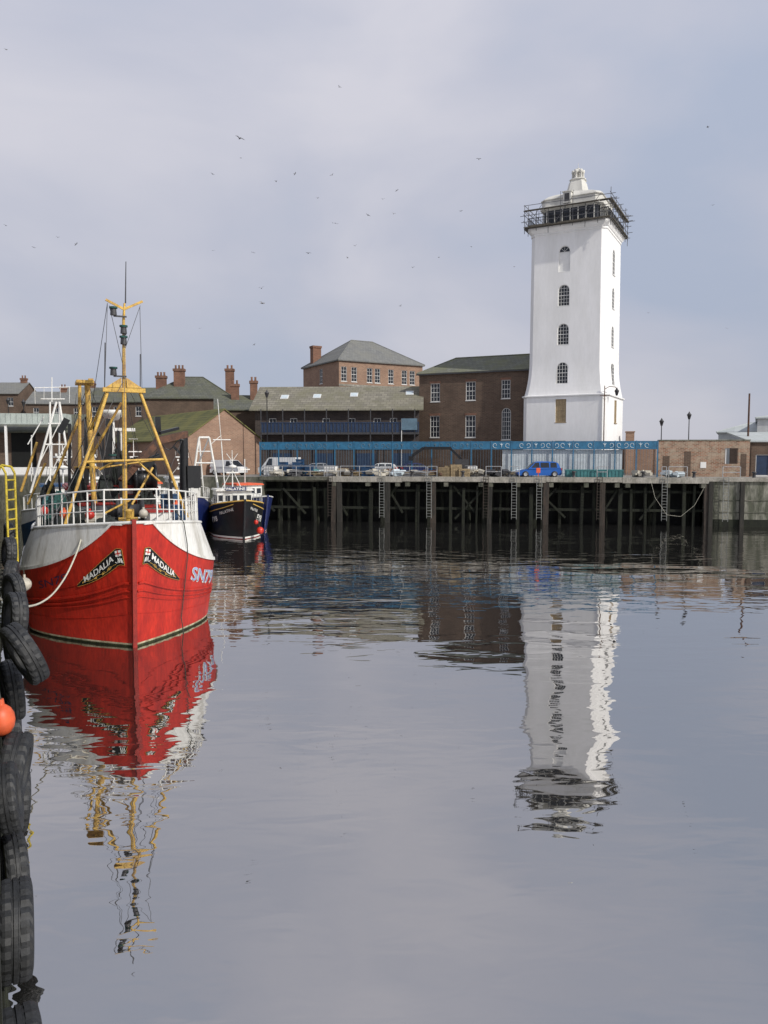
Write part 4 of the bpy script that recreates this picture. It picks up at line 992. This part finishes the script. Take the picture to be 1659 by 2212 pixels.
# ---------------------------------------------------------------- fish market shed on left
P0=at(60,1000,94); SF=Frame((P0.x,P0.y),8,QZ)
x0=SF.x(-160); x1=SF.x(150); h=SF.loc(60,930).z
T,ro=building('market_shed','low fish market shed with pale canopy and dark openings',SF,x0,x1,14,h,'gable',2.2,BR_DARK,SLATEG,{},1.0)
mb=MB(); zt_=SF.loc(60,893,-3).z; zb_=SF.loc(60,915,-3).z
mb.bx(x0,x1+.5,-3,-.4,zb_,zt_); mb.bx(x0,x1+.5,-3.2,-3.005,zb_-.1,zb_+.05)
k=x0
while k<x1: mb.bx(k,k+.06,-3.06,-3.003,zb_+.06,zt_); k+=.6
mb.obj('canopy',[mat('canopy_panel',(.42,.47,.44),.7,var=.25,scale=1)],T)
k=x0
while k<x1:
    mb=MB(); mb.bx(k,k+.25,-3,-2.75,0,zb_-.12); mb.obj('canopy_post',[WHITE],T); k+=5
mb=MB(); mb.bx(x0,x1,-.05,-.003,0,.9); mb.obj('plinth',[WHITE],T)
k=x0+1
while k<x1-2.5:
    mb=MB(); mb.bx(k,k+2.8,-.09,-.055,.95,h-.3); mb.obj('dark_opening',[DARKV],T); k+=4.4  # flat near-black panels paint the dark inside of the shed openings

# ---------------------------------------------------------------- right hand brick ruin and sheds
P0=at(1520,1000,84); RF=Frame((P0.x,P0.y),-8.5,QZ)
x0=RF.x(1422);x1=RF.x(1619); zt_=RF.loc(1520,952).z
WT=thing('weathered_brick_wall','roofless weathered brick wall with boarded openings','wall',RF.w(0,0),-8.5)
mb=MB(); a_=RF.loc(1565,1002);b_=RF.loc(1595,968)
zlo=max(.8,a_.z)
wallface(mb,(x0,0,0),(1,0,0),(0,-1,0),x1-x0,-.05,zt_,[(a_.x-x0,b_.x-x0,zlo,b_.z,False)],0,.35)
wallface(mb,(x1,.4,0),(-1,0,0),(0,1,0),x1-x0,-.05,zt_,[(x1-b_.x,x1-a_.x,zlo,b_.z,False)],0,.0)
mb.add([(x0,0,0),(x0,.4,0),(x0,.4,zt_),(x0,0,zt_),(x1,0,0),(x1,.4,0),(x1,.4,zt_),(x1,0,zt_)],[(0,1,2,3),(4,7,6,5),(3,2,6,7)])
mb.obj('brickwork',[BR_RUIN],WT)
mb=MB(); mb.bx(x0-.05,x1+.05,-.06,.46,zt_+.003,zt_+.12); mb.obj('coping',[LCONC],WT)
mb=MB(); c=RF.loc(1519,1005); mb.bx(c.x-.3,c.x+.3,-.05,-.004,c.z-.3,c.z+.35); mb.obj('sign_plate',[WHITE],WT)
mb=MB(); mb.bx(a_.x+.1,a_.x+.18,.1,.2,zlo,b_.z); mb.obj('opening_board',[WHITE],WT)
for a0_,a1_,t_ in((1432,1446,985),(1478,1492,975),(1600,1612,980)):
    mb=MB(); mb.bx(RF.x(a0_),RF.x(a1_),-.03,-.003,.1,RF.loc(a0_,t_).z); mb.obj('bricked_up_opening',[BR_DARK],WT)
P0=at(1640,1000,84); fr=Frame((P0.x,P0.y),-8.5,QZ)
x0=fr.x(1622); h=fr.loc(1640,955).z
building('quay_store','brick quayside store with dark blue doors and pale roof',fr,x0,x0+14,8,h,'mono',1.2,BR_DARK,SHEETR,{'front':[(x0+1.2,.1,1.4,2.3,False,1,1,NBLUE),(x0+4.5,.1,1.8,2.3,False,1,1,NBLUE)]},.3)
P0=at(1600,1000,122); fr=Frame((P0.x,P0.y),-25,QZ)
x0=fr.x(1550);x1=fr.x(1650);h=fr.loc(1600,935).z; rr=fr.loc(1600,914,7).z-h
building('pale_shed','pale grey industrial shed with low pitched sheet roof',fr,x0,x1,14,h,'hip',rr,mat('shed_panel',(.45,.48,.48),.7,var=.2,scale=1),SHEETR,{},.3,rc=(4.5,.5))
P0=at(1640,1000,116); fr=Frame((P0.x,P0.y),-26,QZ)
x0=fr.x(1633);h=fr.loc(1640,905).z; rr=fr.loc(1659,892,7).z-h
building('pale_warehouse','white sheet-clad warehouse with low pitched roof',fr,x0,x0+20,14,h,'hip',rr+.3,mat('shed_panel_white',(.6,.62,.62),.7,var=.2,scale=1),SHEETR,{},.3,rc=(7,7))
P0=at(1357,1000,93); fr=Frame((P0.x,P0.y),-10,QZ)
building('brick_outbuilding','small orange brick outbuilding beside the tower',fr,fr.x(1349),fr.x(1418),3,fr.loc(1357,965).z,'flat',0,BR_RED,CONC,{},.05)
mb=MB(); zp=fr.loc(1357,935).z; mb.bx(-.45,.45,-.4,.4,0,zp); mb.bx(-.52,.52,-.47,.47,zp,zp+.15)
mb.obj('brick_pier',[BR_RED],None,fr.w(0,-1),-10,label='tall orange brick pier beside the lighthouse tower',category='pier')

# ---------------------------------------------------------------- blue ornamental fence
FF=Frame(tuple(FQ.w(0,4.6))[:2],-8.5,QZ)
fa=FF.x(562); fb=FF.x(1420)
FT=thing('blue_ornamental_fence','tall blue steel fence with scroll-cut ornamental top band','fence',FF.w(0,0),-8.5)
zt_=FF.loc(990,954).z; zb_=FF.loc(990,970).z
npan=20; pw=(fb-fa)/npan
for i in range(npan+1):
    x=fa+i*pw; mb=MB(); mb.bx(x-.06,x+.06,-.06,.06,0,zt_+.06); mb.obj('fence_post',[FENCEB],FT)
for i in range(npan):
    x=fa+i*pw+.075; mb=MB(); mb.bx(x,x+pw-.15,-.02,.02,zb_,zt_); 
    n_=3
    for j in range(n_):
        cx=x+(j+.5)*(pw-.15)/n_; cz=(zb_+zt_)/2
        sg=1 if (i+j)%2 else -1
        if (i*n_+j)%5==2:
            for aa_ in(90,45,135,270): mb.tube((cx,-.03,cz),(cx+.26*math.cos(R(aa_)),-.03,cz+.26*math.sin(R(aa_))),.045,.02,5,1)
        elif (i+j)%4!=1:
            pts=[(cx+sg*.24*math.cos(t*.5)*(1-t/14),-.03,cz+.24*math.sin(t*.5)*(1-t/14)) for t in range(-4,8)]
            mb.path(pts,.03,5,1)
    mb.bx(x,x+pw-.15,-.035,.035,zt_-.06,zt_+.02); mb.bx(x,x+pw-.15,-.035,.035,zb_-.04,zb_+.04)
    mb.obj('fence_band',[FENCEB,PALE if i>11 else PALGREY],FT)
    mb=MB(); k=x+.06
    while k<x+pw-.15: mb.bx(k-.01,k+.01,-.01,.01,.08,zb_-.045); k+=.3
    mb.bx(x,x+pw-.15,-.018,.018,.3,.34); mb.obj('fence_palings',[PALGREY],FT)
mb=MB(); mb.bx(FF.x(1085),FF.x(1345),.3,.33,.05,zb_-.1); mb.obj('site_hoarding',[mat('mesh_sheet',(.52,.57,.60),.9,var=.2,scale=2)],None,FF.w(0,0),-8.5,label='pale mesh sheeting behind the blue fence',category='hoarding')

# ---------------------------------------------------------------- lamps and poles
def lamp(px,ptop,Y,label,double=False,mt=BLACK,group='harbour lamp posts'):
    p=at(px,1000,Y); zt=at(px,ptop,Y).z-QZ; T=thing('street_lamp',label,'street lamp',(p.x,p.y,QZ),0,group)
    mb=MB(); mb.tube((0,0,0),(0,0,1.2),.13,.11,8); mb.tube((0,0,1.2),(0,0,zt-.9 if not double else zt),.07,.05,8)
    if double: mb.path([(0,0,zt-.4),(.5,0,zt-.1),(1.2,0,zt-.15),(1.35,0,zt-.5)],.04,6); mb.tube((-.5,0,zt-1.1),(.6,0,zt-1.1),.03,n=5)
    mb.obj('lamp_post',[mt],T)
    mb=MB(); c=(1.35,0,zt-1.1) if double else (0,0,zt-.9)
    mb.lathe([(.12,0),(.24,.45),(.30,.5),(.12,.72),(.03,.9)],8,c); mb.obj('lantern',[DSTEEL],T)
lamp(1303,833,86,'tall brown lamp post with curved arm near tower',True,RUST)
lamp(1427,903,90,'slim black lamp post behind the brick wall')
lamp(1486,889,90,'slim black lamp post behind the brick wall')
lamp(578,842,92,'tall black lamp post beside the balcony building')
lamp(22,858,100,'black lamp post above the market shed'); lamp(55,862,100,'black lamp post above the market shed')
p=at(1614,1000,88); mb=MB(); mb.tube((0,0,0),(0,0,at(1614,850,88).z-QZ),.13,.1,8); mb.obj('timber_pole',[RUST],None,(p.x,p.y,QZ),label='brown timber pole standing behind the brick wall',category='pole')

# ---------------------------------------------------------------- vehicles
def car(name,label,cat,p,rz,paint,Ln=4.2,Wd_=1.75,Ht=1.45,van=False):
    T=thing(name,label,cat,p,rz)
    if van:
        low=[(-Ln/2,.3),(Ln/2,.3),(Ln/2,.8),(Ln/2-.15,1.0),(-Ln/2,1.0)]; up=[(-Ln/2,1.0),(Ln/2-.5,1.0),(Ln/2-1.3,Ht-.05),(Ln/2-1.6,Ht),(-Ln/2+.1,Ht)]
    else:
        low=[(-Ln/2,.35),(-Ln/2+.1,.2),(Ln/2-.1,.2),(Ln/2,.45),(Ln/2-.05,.68),(Ln/2-1.0,.88),(-Ln/2+.1,.95),(-Ln/2,.8)]
        up=[(-Ln/2+.12,.94),(Ln/2-1.05,.87),(Ln/2-1.85,Ht-.08),(Ln/2-2.3,Ht),(-Ln/2+.75,Ht-.03),(-Ln/2+.35,Ht-.2)]
    w=Wd_/2; mb=MB()
    mb.loops([[(x,-w+.08,z) for x,z in low],[(x,-w,z) for x,z in low],[(x,w,z) for x,z in low],[(x,w-.08,z) for x,z in low]])
    zu=up[0][1]
    def ins(z): return w-.03-.16*(z-zu)/(Ht-zu)
    mb.loops([[(x,-ins(z),z) for x,z in up],[(x,ins(z),z) for x,z in up]])
    body=mb.obj('body',[paint],T)
    bm=body.modifiers.new('bevel','BEVEL'); bm.width=.04; bm.segments=2; bm.limit_method='ANGLE'
    xs_=[(-Ln/2+.5,-Ln/2+1.2),(-Ln/2+1.3,-.05),(.02,Ln/2-1.4)] if not van else [(Ln/2-1.9,Ln/2-.95)]
    for s_ in(-1,1):
        for a_,b_ in xs_:
            mb=MB(); zt=Ht-.13; zb=zu+.07; bt=b_-(.45 if (b_>Ln/2-1.5) else .02)
            mb.add([(a_,s_*(ins(zb)+.008),zb),(b_,s_*(ins(zb)+.008),zb),(bt,s_*(ins(zt)+.008),zt),(a_+.05,s_*(ins(zt)+.008),zt)],[(0,1,2,3)]); mb.obj('side_window',[GLASS],T)
    f0,f1=(up[1],up[2]); mb=MB()
    mb.add([(f0[0]-.01,-w*.8,f0[1]+.05),(f0[0]-.01,w*.8,f0[1]+.05),(f1[0]+.03,w*.72,f1[1]-.02),(f1[0]+.03,-w*.72,f1[1]-.02)],[(0,1,2,3)])
    mb.obj('windscreen',[GLASS],T)
    for x in(-Ln/2+.75,Ln/2-.8):
        for s_ in(-1,1):
            mb=MB(); M=Matrix.Rotation(R(90),3,'X'); mb.lathe([(.2,-.1),(.31,-.1),(.33,-.05),(.33,.05),(.31,.1),(.2,.1)],18,(0,0,0),M,0); mb.lathe([(.01,-.06*s_),(.2,-.09*s_)],10,(0,0,0),M,1)
            mb.obj('wheel',[RUBBER,STEEL],T,(x,s_*(w-.06),.33))
    for s_ in(-1,1):
        mb=MB(); mb.box((Ln/2-.03,s_*(w-.25),.62 if not van else .85),(.1,.32,.14)); mb.obj('headlight',[FRAME],T)
        mb=MB(); mb.box((-Ln/2+.02,s_*(w-.15),.85),(.1,.2,.2)); mb.obj('tail_light',[RED],T)
    return T
p=FQ.w(FQ.x(1163,2.2),2.2,QZ+.01); car('parked_car','bright blue hatchback car parked on the quay','car',p,-8.5+188,CARB,4.6,1.85,1.68)
p=FQ.w(FQ.x(605,7.5),7.5,QZ); car('white_van','white delivery van parked behind the fence','van',p,160,CARW,4.9,1.9,2.1,True)
p=FQ.w(FQ.x(500,7),6,QZ); car('white_van','white van parked near the moored boats','van',p,-30,CARW,4.3,1.8,1.8,True)
p=FQ.w(FQ.x(700,8),8,QZ); car('parked_car','small silver car parked behind the blue fence','car',p,0,CARS,4.1)
p=FQ.w(FQ.x(820,8.4),8.4,QZ); car('parked_car','white car parked behind the blue fence','car',p,170,CARW,4.1)
p=FQ.w(FQ.x(905,8.8),8.8,QZ); car('parked_car','dark blue car parked behind the blue fence','car',p,5,NAVY,4.1)
# ---------------------------------------------------------------- quay clutter
random.seed(21)
def stack(px,dep,kind,n=1,rz=0,mt=None,label='',cat='',name='',sc=1.0):
    p=FQ.w(FQ.x(px,dep),dep,QZ); mb=MB()
    if kind=='pallet':
        for k in range(n):
            z=k*.15
            for y in(-.5,0,.5): mb.bx(-.6,.6,y-.05,y+.05,z,z+.09)
            for i in range(7): mb.bx(-.6+i*.18,-.6+i*.18+.11,-.55,.55,z+.092,z+.125)
    if kind=='crate':
        for k in range(n):
            z=k*.32; mb.bx(-.42,.42,-.3,.3,z,z+.04); mb.bx(-.42,.42,-.3,-.27,z+.04,z+.3); mb.bx(-.42,.42,.27,.3,z+.04,z+.3); mb.bx(-.42,-.39,-.27,.27,z+.04,z+.3); mb.bx(.39,.42,-.27,.27,z+.04,z+.3); mb.bx(-.45,.45,-.33,-.302,z+.24,z+.3)
    if kind=='planks':
        for k in range(n*3):
            M=Matrix.Rotation(R(random.uniform(-14,14)),3,'Z')@Matrix.Rotation(R(random.uniform(-4,4)),3,'Y'); mb.box((random.uniform(-.3,.3),random.uniform(-.4,.4),.08+k*.06),(random.uniform(1.8,3.2),.18,.05),0,M)
    if kind=='heap':
        for k in range(n*5):
            M=Matrix.Rotation(random.uniform(0,3),3,'Z')@Matrix.Rotation(random.uniform(-.5,.5),3,'X'); s_=random.uniform(.2,.6); mb.box((random.gauss(0,.6),random.gauss(0,.3),.15+random.random()*.5*sc),(s_*1.6,s_,s_*.6),0,M)
    if kind=='tank':
        mb.bx(-.6,.6,-.5,.5,.15,1.15); 
        for x in(-.6,-.3,0,.3,.6): mb.bx(x-.02,x+.02,-.54,-.505,.1,1.2,1)
        for z in(.15,.5,.85,1.17): mb.bx(-.62,.62,-.56,-.542,z,z+.04,1)
        mb.bx(-.62,.62,-.5,.5,0,.14,1)
    mb.obj(name,[mt,STEEL],None,p,FQ.deg+rz,label=label,category=cat,group='goods stored on the quay')
for px,dep,n in((962,2.5,7),(985,2.6,9),(1003,2.4,6),(740,3.4,6),(975,3.6,8)): stack(px,dep,'pallet',n,random.uniform(-20,20),TIMBER,'stack of wooden pallets on the quay','pallet','pallet_stack')
for px,dep,n in((622,3,4),(640,2.6,5),(655,3.2,4),(668,2.5,4),(780,3,4),(800,3.4,4),(648,4,6),(790,2.4,3),(613,3.8,5)): stack(px,dep,'crate',n,random.uniform(-15,15),BLUE,'stack of blue plastic fish boxes on the quay','fish box','fish_box_stack')
for px,dep in((590,3),(715,2.6),(1018,3.5),(585,1.6)): stack(px,dep,'tank',1,random.uniform(-10,10),WHITE,'white plastic tank in a steel cage on the quay','tank','caged_tank')
for px,dep in((690,2.4),(905,2.0),(880,2.8),(925,3.2),(760,2.2),(1090,3.5),(895,1.4),(1060,2.8)): stack(px,dep,'planks',3,0,TIMBER if px not in(925,895) else STEEL,'loose pile of timber planks on the quay','timber','plank_pile')
for px,dep,mt in((820,2.2,BUOY),(860,2.4,PALE),(900,3.6,BUOY),(940,3,RUST),(675,3.8,TEAL),(1040,3,BUOY),(770,4,RUST),(1130,4.2,PALE),(735,1.8,BUOY),(700,4,PALE),(840,3.6,RUST),(1075,2,DSTEEL),(630,1.5,DSTEEL),(1380,3,BUOY),(1450,3,PALE),(600,1.4,BUOY)): stack(px,dep,'heap',3,0,mt,'heap of nets and scrap on the quay','scrap','scrap_heap')
a_=FQ.x(1222,1);b_=FQ.x(1345,1)
mb=MB(); mb.bx(a_,b_,.6,1.9,QZ+.07,QZ+.75); 
k=a_+.1
while k<b_: mb.bx(k,k+.06,.55,.598,QZ+.1,QZ+.72); k+=.35
mb.bx(a_-.05,b_+.05,.55,1.95,QZ+.752,QZ+.84); mb.obj('teal_barrier',[TEAL],None,FQ.w(0,0),FQ.deg,label='low teal painted steel barrier on the quay edge',category='barrier')
def rail(px0,px1,dep=.2,h=1.1,mt=STEEL):
    a_,b_=FQ.x(px0,dep),FQ.x(px1,dep); mb=MB(); n=max(1,int((b_-a_)/1.4))
    for i in range(n+1): x=a_+(b_-a_)*i/n; mb.tube((x,0,0),(x,0,h),.04,n=6)
    for z in(h*.5,h): mb.tube((a_,0,z),(b_,0,z),.035,n=6)
    mb.obj('guard_rail',[mt],None,FQ.w(0,dep,QZ+.06),FQ.deg,label='galvanised steel guard rail on the quay edge',category='railing',group='quay guard rails')
for a_,b_ in((580,700),(706,730),(735,818),(822,842),(850,920),(924,944),(1050,1083),(1100,1122),(1445,1485),(1430,1440),(1562,1600),(1290,1312)): rail(a_,b_,random.uniform(.1,.5))
mbm=MB(); mbm.lathe([(.2,0),(.16,.1),(.14,.45),(.24,.5),(.24,.6),(.05,.64)],10); me=mbm.mesh('bollard',[DSTEEL])
for px in(760,890,1000,1100,1240,1390,1500,1630): mk('bollard',me,None,FQ.w(FQ.x(px,.3),.3,QZ+.06),0,label='iron mooring bollard on the quay edge',category='bollard',group='mooring bollards')
mb=MB()
def P_(px,py): return FQ.loc(px,py,3.6)
mb.beam(P_(890,985),P_(915,968),.3,.32); mb.beam(P_(915,968),P_(975,968),.3,.3); mb.beam(P_(972,968),P_(1000,995),.22,.25); mb.bx(P_(1000,0).x-.5,P_(1000,0).x+.9,3.0,4.2,QZ+.4,QZ+1.9,1); mb.bx(P_(1000,0).x-.8,P_(1000,0).x+1.3,2.9,4.3,QZ,QZ+.4)
mb.box(P_(888,990),(.5,.6,.5)); mb.obj('mini_excavator',[BLACK,DSTEEL],None,FQ.w(0,0),FQ.deg,label='small black excavator with folded arm on the quay',category='excavator')
mb=MB(); mb.bx(-.2,.2,-.1,.1,.45,.95); mb.tube((0,0,0),(0,0,.45),.04,n=6); mb.obj('life_ring_box',[ORANGE],None,FQ.w(FQ.x(1163,.2),.2,QZ+.06),0,label='orange life ring housing on the quay edge',category='life ring')
mb=MB(); pts=[FQ.loc(1405,1035,-.6),FQ.loc(1415,1075,-.7),FQ.loc(1440,1112,-.8),FQ.loc(1470,1116,-.7),FQ.loc(1500,1092,-.6),FQ.loc(1522,1052,-.5)]
mb.path(pts,.014,5); mb.obj('slack_rope',[ROPE],None,FQ.w(0,0),FQ.deg,label='slack pale rope looped down the quay face',category='rope')

# ---------------------------------------------------------------- gulls
def gull_mesh(k):
    mb=MB(); mb.lathe([(.01,-.26),(.05,-.18),(.085,0),(.06,.14),(.045,.2),(.05,.24),(.01,.32)],8,(0,0,0),Matrix.Rotation(R(-90),3,'X'))
    mb.add([(-.05,-.24,0),(.05,-.24,0),(.08,-.38,0),(-.08,-.38,0)],[(0,1,2,3)])
    for s_ in(-1,1):
        u=(.14,.28,-.08)[k]; t=(.02,.12,.05)[k]
        mb.add([(s_*.04,.1,.02),(s_*.04,-.08,.02),(s_*.32,-.04,u),(s_*.32,.14,u),(s_*.66,-.14,t),(s_*.5,.10,u*.8)],[(0,1,2,3),(3,2,4,5)])
    return mb.mesh('gull',[GULLM])
GM=[gull_mesh(i) for i in range(3)]
random.seed(5)
for i,(px,py,s_) in enumerate([(518,299,2.4),(733,188,1.1),(1529,274,1.2),(566,655,2.4),(565,623,1.5),(164,527,1.2),(459,376,1),(596,392,1),(637,375,1.1),(717,378,1.3),(686,428,1),(724,482,1.5),(795,465,1.2),(850,462,1.2),(857,411,1),(996,456,1),(1034,344,1.2),(547,545,1),(666,547,1.5),(750,557,1),(520,341,1),(827,430,1.1),(549,745,.9),(432,709,.9),(13,107,1.3),(125,513,.9),(73,534,.9),(948,556,1),(892,578,.9),(1111,576,.9),(1540,443,1),(865,661,.9),(1570,709,.9),(12,487,1),(767,531,1),(460,541,.8),(1018,533,.9),(1400,676,.8)]):
    Y=225/s_; o=mk('gull',GM[i%3],None,at(px,py,Y),0,label='grey gull gliding in the sky',category='bird',group='gulls in flight')
    o.rotation_euler=(R(random.uniform(-15,15)),R(random.uniform(-25,25)),R(random.uniform(-60,60)))
